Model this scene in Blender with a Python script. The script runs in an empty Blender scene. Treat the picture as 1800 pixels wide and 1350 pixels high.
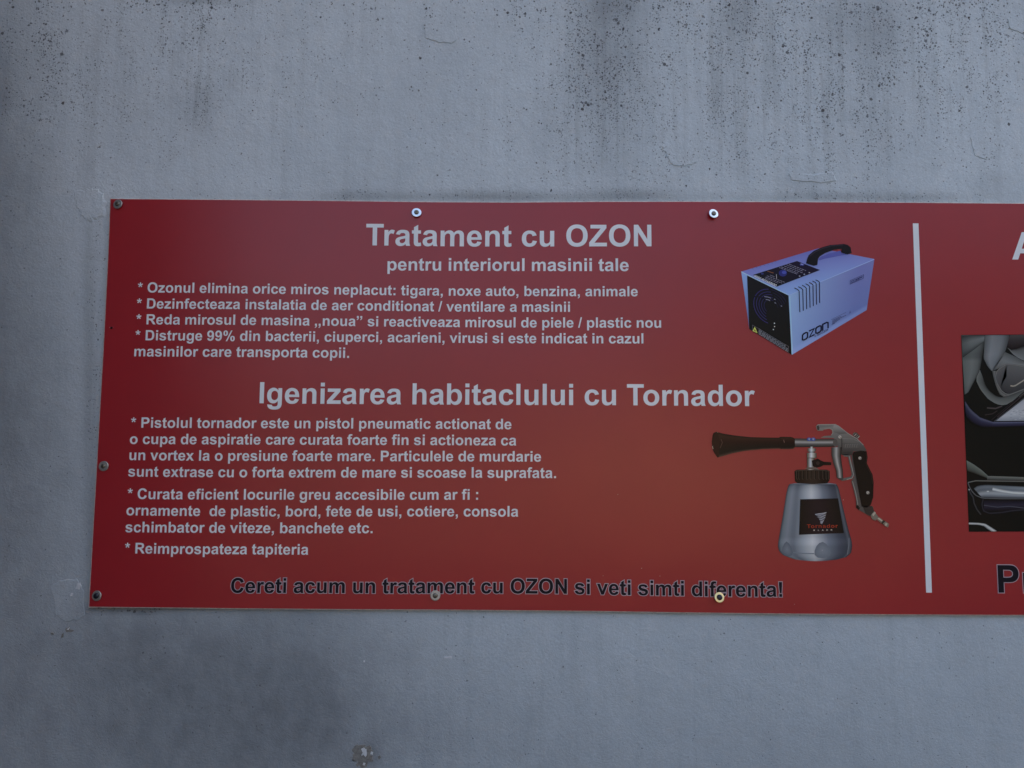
import bpy, bmesh, math, random
import numpy as np
from mathutils import Vector, Matrix
from mathutils.geometry import tessellate_polygon

random.seed(7)
rng = np.random.default_rng(7)
R = math.radians
scene = bpy.context.scene
col = scene.collection

# ------------------------------------------------------------------ camera
F_PX = 1351.0                     # focal length for a picture 1800 wide
DIST = 1.351                      # metres from lens to the sign's face
EYE = 1.50
upc = Vector((110.0, 15795.0, -1351.0)).normalized()      # world Z in (right, up, back)
b_ = -0.0066
a_ = -(110.0 + 1351.0 * b_) / 15795.0
xc = Vector((1.0, a_, -b_))
xc = (xc - upc * xc.dot(upc)).normalized()                # world X
yc = upc.cross(xc).normalized()                           # world Y
# rows of the rotation: world axes expressed in camera axes
ROT = Matrix((xc, yc, upc))                               # cam -> world
CAM = Vector((0.0, -DIST, EYE))

cam_data = bpy.data.cameras.new("camera")
cam_data.sensor_width = 36.0
cam_data.sensor_fit = 'HORIZONTAL'
cam_data.lens = F_PX / 1800.0 * 36.0
cam_data.clip_start = 0.02
cam_data.clip_end = 2000.0
camera = bpy.data.objects.new("camera", cam_data)
camera.matrix_world = Matrix.Translation(CAM) @ ROT.to_4x4()
col.objects.link(camera)
scene.camera = camera

# ------------------------------------------------------------------ light
SUN_EL, SUN_AZ = 34.0, 132.0      # degrees; azimuth to the right of the wall's outward normal: the sun stands behind the house
SKY_STRENGTH = 0.12
SUN_STRENGTH = 4.6
EXPOSURE = 2.25
world = bpy.data.worlds.new("World")
scene.world = world
world.use_nodes = True
wn = world.node_tree.nodes
wl = world.node_tree.links
wn.clear()
wo = wn.new("ShaderNodeOutputWorld")
wb = wn.new("ShaderNodeBackground")
ws = wn.new("ShaderNodeTexSky")
ws.sky_type = 'NISHITA'
ws.sun_disc = False
ws.sun_elevation = R(SUN_EL)
ws.sun_rotation = R(180.0 - SUN_AZ)
ws.air_density = 1.0
ws.dust_density = 8.0
ws.ozone_density = 1.0
wb.inputs["Strength"].default_value = SKY_STRENGTH
wl.new(ws.outputs[0], wb.inputs[0])
wl.new(wb.outputs[0], wo.inputs[0])

sun_data = bpy.data.lights.new("sun", 'SUN')
sun_data.energy = SUN_STRENGTH
sun_data.angle = R(0.53)
sun_data.color = (1.0, 0.95, 0.88)
sun = bpy.data.objects.new("sun", sun_data)
sdir = Vector((math.sin(R(SUN_AZ)) * math.cos(R(SUN_EL)), -math.cos(R(SUN_AZ)) * math.cos(R(SUN_EL)), math.sin(R(SUN_EL))))
sun.rotation_euler = sdir.to_track_quat('Z', 'Y').to_euler()
sun.location = (4, 12, 12)
col.objects.link(sun)

scene.view_settings.view_transform = 'Standard'
scene.view_settings.look = 'None'
scene.view_settings.exposure = EXPOSURE
scene.view_settings.gamma = 1.0
scene.view_settings.use_curve_mapping = False

# ------------------------------------------------------------------ measuring: photo point <-> point of the sign's plane (y = 0)
def P(px, py):
    d = ROT @ Vector(((px - 900.0) / F_PX, -(py - 675.0) / F_PX, -1.0))
    t = -CAM.y / d.y
    return (CAM.x + d.x * t, CAM.z + d.z * t)

def plane_to_px(x, z, y=0.0):
    # numpy arrays of plane coordinates -> photo pixels
    rel = np.stack([x - CAM.x, np.full_like(x, y - CAM.y), z - CAM.z], -1)
    M = np.array(ROT.transposed())
    c = rel @ M.T
    return 900.0 + F_PX * c[..., 0] / -c[..., 2], 675.0 - F_PX * c[..., 1] / -c[..., 2]

FRONT = 0.0                        # the sign's printed face lies in y = 0
BACK = 0.004                       # its back
WALL_Y = 0.0062                    # the plaster behind it
LAYER = 0.00025                    # one layer of print

# ------------------------------------------------------------------ helpers
def tag(o, label=None, cat=None, group=None, kind=None):
    if label: o["label"] = label
    if cat: o["category"] = cat
    if group: o["group"] = group
    if kind: o["kind"] = kind
    return o

def link(name, me, mats, parent=None):
    o = bpy.data.objects.new(name, me)
    for m in (mats if isinstance(mats, (list, tuple)) else [mats]):
        me.materials.append(m)
    col.objects.link(o)
    if parent is not None:
        o.parent = parent
    return o

def srgb(*c):
    return [((v / 255.0) / 12.92 if v / 255.0 <= 0.04045 else ((v / 255.0 + 0.055) / 1.055) ** 2.4) for v in c]

def ink(r, g, b, gain=(2.2, 2.0, 1.6), veil=(0.008, 0.009, 0.010)):
    l = srgb(r, g, b)
    return tuple(min(0.85, max(0.0035, (l[i] - veil[i]) * gain[i])) for i in range(3))

def new_mat(name):
    m = bpy.data.materials.new(name)
    m.use_nodes = True
    nt = m.node_tree
    return m, nt, nt.nodes, nt.links, nt.nodes["Principled BSDF"]

def N(nodes, t, **kw):
    n = nodes.new(t)
    for k, v in kw.items():
        setattr(n, k, v)
    return n

def math_node(nodes, links, op, a, b=None, c=None, clamp=False):
    n = nodes.new("ShaderNodeMath")
    n.operation = op
    n.use_clamp = clamp
    for i, v in enumerate((a, b, c)):
        if v is None: continue
        if isinstance(v, (int, float)):
            n.inputs[i].default_value = v
        else:
            links.new(v, n.inputs[i])
    return n.outputs[0]

def ramp(nodes, links, src, lo, hi, a=0.0, b=1.0, smooth=True):
    n = nodes.new("ShaderNodeMapRange")
    n.interpolation_type = 'SMOOTHSTEP' if smooth else 'LINEAR'
    links.new(src, n.inputs[0])
    n.inputs[1].default_value = lo
    n.inputs[2].default_value = hi
    n.inputs[3].default_value = a
    n.inputs[4].default_value = b
    return n.outputs[0]

def mixc(nodes, links, fac, c1, c2, mode='MIX'):
    n = nodes.new("ShaderNodeMix")
    n.data_type = 'RGBA'
    n.blend_type = mode
    for i, v in ((0, fac), (6, c1), (7, c2)):
        if isinstance(v, (int, float)):
            n.inputs[i].default_value = v
        elif isinstance(v, (tuple, list)):
            n.inputs[i].default_value = (*v[:3], 1.0)
        else:
            links.new(v, n.inputs[i])
    return n.outputs[2]

def noise(nodes, links, vec, scale, detail=3.0, rough=0.55, dist=0.0):
    n = nodes.new("ShaderNodeTexNoise")
    links.new(vec, n.inputs["Vector"])
    n.inputs["Scale"].default_value = scale
    n.inputs["Detail"].default_value = detail
    n.inputs["Roughness"].default_value = rough
    n.inputs["Distortion"].default_value = dist
    return n.outputs[0]

def mapping(nodes, links, vec, scale=(1, 1, 1), loc=(0, 0, 0)):
    n = nodes.new("ShaderNodeMapping")
    links.new(vec, n.inputs[0])
    n.inputs["Location"].default_value = loc
    n.inputs["Scale"].default_value = scale
    return n.outputs[0]

# ------------------------------------------------------------------ materials
def wall_material():
    m, nt, nd, lk, bs = new_mat("weathered_grey_paint")
    tc = nd.new("ShaderNodeTexCoord")
    vec = tc.outputs["Object"]
    mould = N(nd, "ShaderNodeAttribute", attribute_name="mould").outputs["Fac"]
    fine = N(nd, "ShaderNodeAttribute", attribute_name="fine_mould").outputs["Fac"]
    grime_shade = N(nd, "ShaderNodeAttribute", attribute_name="grime_shade").outputs["Fac"]
    swirl = N(nd, "ShaderNodeAttribute", attribute_name="trowel").outputs["Fac"]
    # ---- colour of the paint
    big = noise(nd, lk, mapping(nd, lk, vec, (1, 1, 0.6)), 3.2, 4, 0.6)
    mid = noise(nd, lk, vec, 16.0, 5, 0.65)
    streak = noise(nd, lk, mapping(nd, lk, vec, (1, 1, 0.055)), 46.0, 4, 0.62)
    grain = noise(nd, lk, vec, 420.0, 3, 0.7)
    c = mixc(nd, lk, ramp(nd, lk, big, 0.3, 0.72), (0.54, 0.595, 0.63), (0.615, 0.67, 0.70))
    c = mixc(nd, lk, ramp(nd, lk, mid, 0.35, 0.75, 0.0, 0.28), c, (0.43, 0.475, 0.50))
    c = mixc(nd, lk, ramp(nd, lk, streak, 0.48, 0.78, 0.0, 0.26), c, (0.36, 0.40, 0.42))
    c = mixc(nd, lk, ramp(nd, lk, grain, 0.30, 0.70, 0.30, 0.0), c, (0.30, 0.33, 0.35))
    # grime: soft dirt film, plus painted light falloff at left and bottom
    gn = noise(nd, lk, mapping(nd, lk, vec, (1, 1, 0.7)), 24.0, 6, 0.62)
    gfac = math_node(nd, lk, 'MULTIPLY', grime_shade, ramp(nd, lk, gn, 0.25, 0.75, 0.80, 1.0), clamp=True)
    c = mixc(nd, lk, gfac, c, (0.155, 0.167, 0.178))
    runs = noise(nd, lk, mapping(nd, lk, vec, (1, 1, 0.035)), 85.0, 4, 0.65)
    rf = math_node(nd, lk, 'MULTIPLY', ramp(nd, lk, runs, 0.42, 0.72), math_node(nd, lk, 'MULTIPLY', fine, 1.5, clamp=True), clamp=True)
    c = mixc(nd, lk, math_node(nd, lk, 'MULTIPLY', rf, 0.42), c, (0.20, 0.21, 0.215))
    # ---- specks of mould, three sizes
    warp = nd.new("ShaderNodeTexNoise")
    lk.new(vec, warp.inputs["Vector"])
    warp.inputs["Scale"].default_value = 330.0
    warp.inputs["Detail"].default_value = 2.0
    wv = nd.new("ShaderNodeVectorMath"); wv.operation = 'MULTIPLY_ADD'
    lk.new(warp.outputs[1], wv.inputs[0])
    wv.inputs[1].default_value = (0.0035, 0.0, 0.0035)
    lk.new(vec, wv.inputs[2])
    flat = nd.new("ShaderNodeVectorMath"); flat.operation = 'MULTIPLY'
    lk.new(wv.outputs[0], flat.inputs[0]); flat.inputs[1].default_value = (1.0, 0.0, 1.0)
    sn = ramp(nd, lk, streak, 0.35, 0.65, 0.4, 1.4)
    clus = noise(nd, lk, mapping(nd, lk, vec, (1, 1, 0.6)), 34.0, 3, 0.6)
    sn = math_node(nd, lk, 'MULTIPLY', sn, ramp(nd, lk, clus, 0.36, 0.66, 0.25, 1.75))
    def specks(cell, rmin, rmax, dens, soft, loc):
        v = nd.new("ShaderNodeTexVoronoi")
        v.feature = 'F1'
        v.voronoi_dimensions = '3D'
        lk.new(mapping(nd, lk, flat.outputs[0], (1, 1, 1), loc), v.inputs["Vector"])
        v.inputs["Scale"].default_value = 1.0 / cell
        v.inputs["Randomness"].default_value = 1.0
        sep = nd.new("ShaderNodeSeparateColor")
        lk.new(v.outputs["Color"], sep.inputs[0])
        on = math_node(nd, lk, 'LESS_THAN', sep.outputs[0], math_node(nd, lk, 'MULTIPLY', dens, sn))
        g2 = math_node(nd, lk, 'POWER', sep.outputs[1], 2.2)
        rad = math_node(nd, lk, 'MULTIPLY_ADD', g2, (rmax - rmin) / cell, rmin / cell)
        d = math_node(nd, lk, 'SUBTRACT', rad, v.outputs["Distance"])
        s = ramp(nd, lk, d, -soft, soft * 1.2, 0.0, 1.0)
        s = math_node(nd, lk, 'MULTIPLY', s, on)
        dark = math_node(nd, lk, 'MULTIPLY_ADD', sep.outputs[2], 0.35, 0.62)
        return math_node(nd, lk, 'MULTIPLY', s, dark)
    s1 = specks(0.0080, 0.0010, 0.0031, math_node(nd, lk, "MULTIPLY", mould, 0.46), 0.05, (0.3, 0, 0.7))
    s2 = specks(0.0046, 0.0006, 0.0018, math_node(nd, lk, 'MULTIPLY', mould, 1.45), 0.08, (1.3, 0, 0.2))
    s3 = specks(0.0028, 0.0004, 0.0013, math_node(nd, lk, 'ADD', math_node(nd, lk, 'MULTIPLY', fine, 1.6), math_node(nd, lk, 'MULTIPLY', mould, 0.5)), 0.12, (2.1, 0, 3.2))
    s = math_node(nd, lk, 'MAXIMUM', s1, s2)
    s = math_node(nd, lk, 'MAXIMUM', s, math_node(nd, lk, 'MULTIPLY', s3, 0.8), clamp=True)
    c = mixc(nd, lk, s, c, (0.060, 0.056, 0.060))
    lk.new(c, bs.inputs["Base Color"])
    bs.inputs["Roughness"].default_value = 0.82
    bs.inputs["Specular IOR Level"].default_value = 0.25
    # ---- relief: rolled and trowelled plaster
    b1 = noise(nd, lk, vec, 230.0, 4, 0.6)
    b2 = noise(nd, lk, vec, 55.0, 3, 0.5)
    b3 = noise(nd, lk, mapping(nd, lk, vec, (1, 1, 1.0)), 14.0, 2, 0.5)
    wvt = noise(nd, lk, vec, 5.0, 2, 0.5)
    sv = nd.new("ShaderNodeCombineXYZ")
    sx = nd.new("ShaderNodeSeparateXYZ"); lk.new(vec, sx.inputs[0])
    ang = math_node(nd, lk, 'MULTIPLY', wvt, 0.55)
    lk.new(math_node(nd, lk, 'ADD', math_node(nd, lk, 'MULTIPLY', sx.outputs[0], 150.0), math_node(nd, lk, 'MULTIPLY', ang, 130.0)), sv.inputs[0])
    lk.new(math_node(nd, lk, 'ADD', math_node(nd, lk, 'MULTIPLY', sx.outputs[2], 420.0), math_node(nd, lk, 'MULTIPLY', ang, 380.0)), sv.inputs[2])
    brush = noise(nd, lk, sv.outputs[0], 0.9, 3, 0.6)
    h = math_node(nd, lk, 'MULTIPLY', b1, 0.72)
    h = math_node(nd, lk, 'MULTIPLY_ADD', b2, 0.8, h)
    h = math_node(nd, lk, 'MULTIPLY_ADD', b3, 1.2, h)
    h = math_node(nd, lk, 'ADD', h, math_node(nd, lk, 'MULTIPLY', math_node(nd, lk, 'MULTIPLY', brush, swirl), 0.5))
    bp = nd.new("ShaderNodeBump")
    lk.new(h, bp.inputs["Height"])
    bp.inputs["Strength"].default_value = 0.62
    bp.inputs["Distance"].default_value = 0.0022
    lk.new(bp.outputs[0], bs.inputs["Normal"])
    return m

def print_material(name, base=None, rough=0.29, attr=False, spec=0.5):
    m, nt, nd, lk, bs = new_mat(name)
    tc = nd.new("ShaderNodeTexCoord")
    vec = tc.outputs["Object"]
    if attr:
        a = N(nd, "ShaderNodeVertexColor", layer_name="ink")
        colr = a.outputs[0]
    else:
        n1 = noise(nd, lk, vec, 7.0, 4, 0.6)
        b2 = tuple(v * 0.94 for v in base)
        colr = mixc(nd, lk, ramp(nd, lk, n1, 0.3, 0.7), base, b2)
    if isinstance(colr, tuple):
        bs.inputs["Base Color"].default_value = (*colr, 1)
    else:
        lk.new(colr, bs.inputs["Base Color"])
    rn = noise(nd, lk, vec, 5.0, 3, 0.6)
    lk.new(ramp(nd, lk, rn, 0.2, 0.8, rough - 0.008, rough + 0.01), bs.inputs["Roughness"])
    bs.inputs["Specular IOR Level"].default_value = spec
    bn = noise(nd, lk, vec, 3.0, 2, 0.5)
    bp = nd.new("ShaderNodeBump")
    lk.new(bn, bp.inputs["Height"])
    bp.inputs["Strength"].default_value = 0.5
    bp.inputs["Distance"].default_value = 0.004
    lk.new(bp.outputs[0], bs.inputs["Normal"])
    return m

def plain_material(name, base, rough=0.6, metal=0.0, var=0.12, scale=300.0, bump=0.0):
    m, nt, nd, lk, bs = new_mat(name)
    tc = nd.new("ShaderNodeTexCoord")
    n1 = noise(nd, lk, tc.outputs["Object"], scale, 4, 0.6)
    c = mixc(nd, lk, ramp(nd, lk, n1, 0.3, 0.7), base, tuple(v * (1 - var) for v in base))
    lk.new(c, bs.inputs["Base Color"])
    bs.inputs["Roughness"].default_value = rough
    bs.inputs["Metallic"].default_value = metal
    if bump:
        bp = nd.new("ShaderNodeBump")
        lk.new(n1, bp.inputs["Height"])
        bp.inputs["Strength"].default_value = 0.6
        bp.inputs["Distance"].default_value = bump
        lk.new(bp.outputs[0], bs.inputs["Normal"])
    return m

M_WALL = wall_material()
M_RED = print_material("red_print", (0.33, 0.012, 0.019))
M_WHITE = print_material("white_lettering", (0.78, 0.79, 0.80))
M_BLACK = print_material("black_lettering", (0.010, 0.009, 0.015), spec=0.14)
M_OUT = print_material("pale_outline", (0.46, 0.36, 0.40))
M_INK = print_material("printed_picture", attr=True, spec=0.18)
M_EDGE = plain_material("foam_board_edge", (0.62, 0.56, 0.52), 0.75, 0.0, 0.35, 120.0)
M_ZINC = plain_material("zinc_plated_steel", (0.86, 0.90, 0.92), 0.30, 1.0, 0.10, 500.0, 0.0002)
M_DULLZINC = plain_material("tarnished_zinc", (0.46, 0.45, 0.42), 0.48, 0.85, 0.25, 600.0, 0.0002)
M_BRASS = plain_material("yellow_passivated_steel", (0.86, 0.64, 0.30), 0.32, 1.0, 0.12, 500.0, 0.0002)
M_HEAD = plain_material("screw_steel", (0.22, 0.20, 0.16), 0.42, 0.9, 0.4, 700.0, 0.0002)
M_DARKHEAD = plain_material("blackened_screw_steel", (0.030, 0.030, 0.042), 0.30, 0.6, 0.3, 700.0)
M_RECESS = plain_material("screw_recess", (0.010, 0.010, 0.010), 0.8)
M_PATCH = M_WALL
M_CHIPW = plain_material("bare_white_plaster", (0.62, 0.63, 0.64), 0.9, 0.0, 0.2, 200.0, 0.0006)
M_CHIPB = plain_material("bare_brown_render", (0.24, 0.23, 0.21), 0.9, 0.0, 0.4, 200.0, 0.0008)
M_CRACK = plain_material("crack_dirt", (0.085, 0.085, 0.09), 0.95)

def ground_material():
    m, nt, nd, lk, bs = new_mat("sandy_ground")
    tc = nd.new("ShaderNodeTexCoord")
    v = tc.outputs["Object"]
    n1 = noise(nd, lk, v, 0.8, 6, 0.65)
    n2 = noise(nd, lk, v, 60.0, 4, 0.7)
    c = mixc(nd, lk, ramp(nd, lk, n1, 0.3, 0.7), (0.30, 0.17, 0.07), (0.34, 0.20, 0.09))
    c = mixc(nd, lk, ramp(nd, lk, n2, 0.35, 0.7, 0.0, 0.4), c, (0.26, 0.20, 0.13))
    lk.new(c, bs.inputs["Base Color"])
    bs.inputs["Roughness"].default_value = 0.9
    bp = nd.new("ShaderNodeBump")
    lk.new(n2, bp.inputs["Height"])
    bp.inputs["Distance"].default_value = 0.004
    lk.new(bp.outputs[0], bs.inputs["Normal"])
    return m
M_GROUND = ground_material()

# ------------------------------------------------------------------ ground
me = bpy.data.meshes.new("ground")
prof = [(400, 0.0), (0, 0.0), (-12.0, 0.0), (-13.0, 0.25), (-15.0, 1.1), (-17.0, 2.2), (-18.5, 2.9), (-20.5, 2.6), (-23, 1.0), (-25, 0.0), (-400, 0.0)]   # unseen sandy mound, added so the panel reflects warm light
gxs = [-400, -40, -20, -10, -6] + [-4 + k for k in range(17)] + [14, 18, 24, 40, 400]
gv = [(x, y, z * math.exp(-((x - 3.0) / 3.6) ** 2) * (1.0 + 0.12 * math.sin(x * 1.9 + y))) for (y, z) in prof for x in gxs]
ng = len(gxs)
me.from_pydata(gv, [], [(j * ng + i, (j + 1) * ng + i, (j + 1) * ng + i + 1, j * ng + i + 1) for j in range(len(prof) - 1) for i in range(ng - 1)])
tag(link("ground", me, M_GROUND), kind="structure")
me = bpy.data.meshes.new("added_asphalt_yard")  # unseen dark yard, added to hold down bounce and reflections from below
me.from_pydata([(-40, -11.9, 0.004), (40, -11.9, 0.004), (40, 0.0, 0.004), (-40, 0.0, 0.004)], [], [(0, 1, 2, 3)])
M_ASPHALT = plain_material("yard_asphalt", (0.045, 0.044, 0.044), 0.95, 0.0, 0.35, 40.0, 0.003)
M_ASPHALT.node_tree.nodes["Principled BSDF"].inputs["Specular IOR Level"].default_value = 0.12
tag(link("added_asphalt_yard", me, M_ASPHALT), kind="structure")

hx_, hv, hf = 61, [], []  # unseen dark hills, added to cut the low sky out of the reflections
for j in range(9):
    r = 15.0 + 3.2 * j
    for i in range(hx_):
        az = -80.0 + 160.0 * i / (hx_ - 1)
        g = max(0.0, min(1.0, (az - 9.0) / 9.0)) if az > 0 else max(0.0, min(1.0, (-az - 9.0) / 24.0)) ** 0.8
        g = g * g * (3 - 2 * g)
        rise = min(1.0, j / 4.0) if j < 6 else 1.0 - (j - 5) / 3.0
        z = g * rise * (9.5 + 1.3 * math.sin(az * 0.31 + j) + 0.9 * math.sin(az * 0.83 + 2 * j)) - 0.4
        hv.append((r * math.sin(R(az)), -r * math.cos(R(az)) - 1.0, z))
for j in range(8):
    for i in range(hx_ - 1):
        hf.append((j * hx_ + i, j * hx_ + i + 1, (j + 1) * hx_ + i + 1, (j + 1) * hx_ + i))
me = bpy.data.meshes.new("added_blocker_hills"); me.from_pydata(hv, [], hf)
tag(link("added_blocker_hills", me, plain_material("dark_blocker_hill", (0.035, 0.042, 0.022), 1.0, 0.0, 0.6, 2.0, 0.2)), kind="structure")

# ------------------------------------------------------------------ the wall
def smooth(e0, e1, x):
    t = np.clip((x - e0) / (e1 - e0), 0, 1)
    return t * t * (3 - 2 * t)

def gauss(px, py, cx, cy, sx, sy, amp):
    return amp * np.exp(-((px - cx) / sx) ** 2 - ((py - cy) / sy) ** 2)

MOULD = [
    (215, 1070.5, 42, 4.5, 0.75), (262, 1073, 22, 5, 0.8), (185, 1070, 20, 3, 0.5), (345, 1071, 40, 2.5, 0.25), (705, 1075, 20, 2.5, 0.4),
    (178, 480, 7, 90, 0.10), (172, 640, 7, 120, 0.13), (188, 370, 7, 30, 0.14),
    # photo positions of the mould colonies: x, y, width, height, strength
    (1085, 10, 60, 45, 0.85), (1040, 60, 50, 70, 0.55), (1060, 130, 55, 60, 0.42), (1035, 180, 45, 35, 0.28),
    (915, 12, 45, 30, 0.50), (985, 8, 50, 25, 0.35), (1215, 10, 40, 60, 0.30), (1290, 18, 40, 45, 0.55),
    (1305, 60, 30, 45, 0.35), (1260, 60, 50, 60, 0.22), (1380, 40, 60, 60, 0.26), (1405, 4, 35, 22, 0.55), (1500, 30, 60, 50, 0.34),
    (1520, 4, 22, 20, 0.65), (1490, 140, 50, 60, 0.30), (1512, 200, 26, 55, 0.36), (1520, 240, 30, 30, 0.28),
    (1420, 110, 60, 60, 0.24), (1350, 110, 50, 40, 0.20), (1620, 50, 60, 60, 0.28), (1720, 22, 45, 35, 0.62), (1700, 50, 60, 40, 0.30),
    (1660, 10, 60, 22, 0.45), (1750, 90, 30, 70, 0.30), (1600, 80, 40, 40, 0.22),
    (285, 8, 28, 18, 0.55), (345, 4, 35, 14, 0.80), (365, 20, 14, 20, 0.55), (410, 5, 22, 12, 0.65), (250, 6, 60, 12, 0.35),
    (75, 8, 40, 18, 0.32), (205, 14, 30, 22, 0.25), (90, 60, 30, 25, 0.30), (85, 75, 22, 16, 0.3), (60, 110, 55, 60, 0.16), (100, 140, 60, 60, 0.14),
    (340, 60, 40, 35, 0.14), (745, 8, 20, 25, 0.30), (640, 10, 60, 20, 0.12), (1180, 150, 40, 60, 0.14), (1250, 230, 60, 60, 0.10),
    (1560, 180, 70, 90, 0.14), (1700, 170, 60, 60, 0.08), (1440, 240, 70, 60, 0.10),
]
FINE = [
    (348, 165, 32, 45, 0.62), (345, 205, 14, 18, 0.40), (430, 140, 26, 30, 0.40), (425, 205, 22, 16, 0.28), (330, 60, 40, 40, 0.30), (310, 275, 34, 16, 0.22),
    (1060, 160, 80, 130, 0.55), (1060, 250, 60, 60, 0.25), (1290, 120, 60, 140, 0.38), (1400, 150, 90, 150, 0.38), (1510, 170, 60, 150, 0.42),
    (1620, 120, 100, 120, 0.26), (1700, 120, 70, 120, 0.26), (1270, 230, 30, 80, 0.30), (100, 150, 80, 150, 0.15), (240, 80, 120, 90, 0.10),
    (1180, 190, 50, 160, 0.24), (900, 210, 60, 70, 0.12), (450, 90, 130, 100, 0.10), (200, 150, 120, 120, 0.12), (1420, 340, 40, 10, 0.35), (1550, 345, 60, 8, 0.35),
    (1540, 350, 130, 14, 0.3), (620, 345, 50, 12, 0.34), (860, 342, 90, 10, 0.4), (1100, 340, 50, 10, 0.40), (165, 650, 10, 320, 0.35),
]
GRIME_SHADE = [  # wall dirt and stains; broad left and bottom spots paint in light falloff
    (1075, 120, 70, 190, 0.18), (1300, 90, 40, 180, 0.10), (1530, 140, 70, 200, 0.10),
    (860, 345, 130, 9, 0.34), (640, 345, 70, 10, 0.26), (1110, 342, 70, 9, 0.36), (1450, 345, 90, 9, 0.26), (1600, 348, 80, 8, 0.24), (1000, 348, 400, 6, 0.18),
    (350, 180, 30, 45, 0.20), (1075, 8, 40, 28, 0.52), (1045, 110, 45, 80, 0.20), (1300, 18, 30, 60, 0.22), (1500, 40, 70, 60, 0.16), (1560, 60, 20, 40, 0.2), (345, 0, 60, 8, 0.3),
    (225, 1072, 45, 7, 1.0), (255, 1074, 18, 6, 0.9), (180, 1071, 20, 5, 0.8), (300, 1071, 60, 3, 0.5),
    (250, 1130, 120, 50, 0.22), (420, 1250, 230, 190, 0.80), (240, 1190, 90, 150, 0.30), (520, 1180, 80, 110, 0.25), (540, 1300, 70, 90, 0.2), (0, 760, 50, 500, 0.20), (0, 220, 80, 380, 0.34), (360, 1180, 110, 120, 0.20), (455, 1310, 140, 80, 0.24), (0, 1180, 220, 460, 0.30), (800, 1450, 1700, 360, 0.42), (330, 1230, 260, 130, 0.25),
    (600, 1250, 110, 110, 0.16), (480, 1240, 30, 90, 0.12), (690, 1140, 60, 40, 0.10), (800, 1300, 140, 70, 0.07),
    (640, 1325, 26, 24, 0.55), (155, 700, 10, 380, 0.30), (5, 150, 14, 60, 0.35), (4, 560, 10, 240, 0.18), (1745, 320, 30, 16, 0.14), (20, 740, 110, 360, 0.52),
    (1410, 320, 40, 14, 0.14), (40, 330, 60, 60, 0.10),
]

def axis(lo, hi, step, far_lo, far_hi):
    a = np.arange(lo, hi + step * 0.5, step)
    pre = lo - np.geomspace(step, lo - far_lo, 12)[::-1]
    post = hi + np.geomspace(step, far_hi - hi, 12)
    return np.concatenate([pre, a, post])

gx = axis(-1.02, 1.05, 0.004, -1.45, 14.0)
gz = axis(0.84, 2.42, 0.004, -0.05, 6.2)
X, Z = np.meshgrid(gx, gz)
PX, PY = plane_to_px(X, Z, WALL_Y)
ZERO = np.zeros_like(X)
inview = ((X > -1.2) & (X < 1.3) & (Z > 0.7) & (Z < 2.6)).astype(float)
def wall_fields(PX, PY):
    mould = 0.035 * smooth(420, 0, PY) * smooth(500, 1500, PX) + 0.012 * smooth(500, 0, PY)
    for g in MOULD: mould = mould + gauss(PX, PY, *g)
    mould = np.clip(mould * 1.55, 0, 0.95)
    fine = 0.10 * smooth(420, 40, PY) * smooth(700, 1300, PX) + 0.05 * smooth(420, 0, PY) + 0.015
    for g in FINE: fine = fine + gauss(PX, PY, *g)
    grime_shade = 0.07 * smooth(160, -120, PY) * smooth(700, 1100, PX)
    for g in GRIME_SHADE: grime_shade = grime_shade + gauss(PX, PY, *g)
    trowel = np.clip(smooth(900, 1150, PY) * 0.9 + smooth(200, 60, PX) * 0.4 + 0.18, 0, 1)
    return mould, fine, 1.0 - np.exp(-1.55 * grime_shade), trowel
mould, fine, grime_shade, trowel = wall_fields(PX, PY)
# gentle unevenness of the plaster (real relief)
def lowfreq(x, z, n, fmin, fmax, amp):
    out = np.zeros_like(x)
    for _ in range(n):
        a = rng.uniform(0, 2 * math.pi); f = rng.uniform(fmin, fmax)
        out += np.sin((x * math.cos(a) + z * math.sin(a)) * f + rng.uniform(0, 6.28))
    return out * amp / math.sqrt(n)
relief = lowfreq(X, Z, 10, 4, 14, 0.0007) + lowfreq(X, Z, 14, 20, 60, 0.00022)
for cx, cy, rad in ((773, 52, 60), (1200, 267, 70), (1732, 253, 60), (1430, 311, 80), (154, 358, 70), (116, 1057, 75), (1810, 48, 60), (116, 1110, 40), (636, 1330, 45), (638, 1164, 30), (787, 1157, 30)):
    relief *= 1 - np.exp(-(((PX - cx) / rad) ** 2 + ((PY - cy) / rad) ** 2) ** 2)
behind = smooth(130, 200, PX) * smooth(330, 360, PY) * smooth(1100, 1060, PY)
Y = WALL_Y + np.clip(relief, -0.0018, 0.0012) + 0.0012 * behind
co = np.stack([X, Y, Z], -1).reshape(-1, 3)
nz, nx = X.shape
idx = np.arange(nz * nx).reshape(nz, nx)
quads = np.stack([idx[:-1, :-1], idx[:-1, 1:], idx[1:, 1:], idx[1:, :-1]], -1).reshape(-1, 4)
me = bpy.data.meshes.new("rendered_wall")
me.vertices.add(len(co)); me.vertices.foreach_set("co", co.ravel())
me.loops.add(quads.size); me.loops.foreach_set("vertex_index", quads.ravel().astype(np.int32))
me.polygons.add(len(quads)); me.polygons.foreach_set("loop_start", np.arange(0, quads.size, 4, dtype=np.int32))
me.polygons.foreach_set("loop_total", np.full(len(quads), 4, dtype=np.int32))
me.update(calc_edges=True)
me.polygons.foreach_set("use_smooth", np.ones(len(quads), dtype=bool))
for nm, arr in (("mould", mould), ("fine_mould", fine), ("grime_shade", grime_shade), ("trowel", trowel)):
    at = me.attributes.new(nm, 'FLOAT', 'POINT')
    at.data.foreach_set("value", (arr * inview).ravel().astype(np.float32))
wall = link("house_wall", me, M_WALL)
tag(wall, "tall grey painted house wall with black mould specks along its top", "wall", kind="thing")

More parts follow.
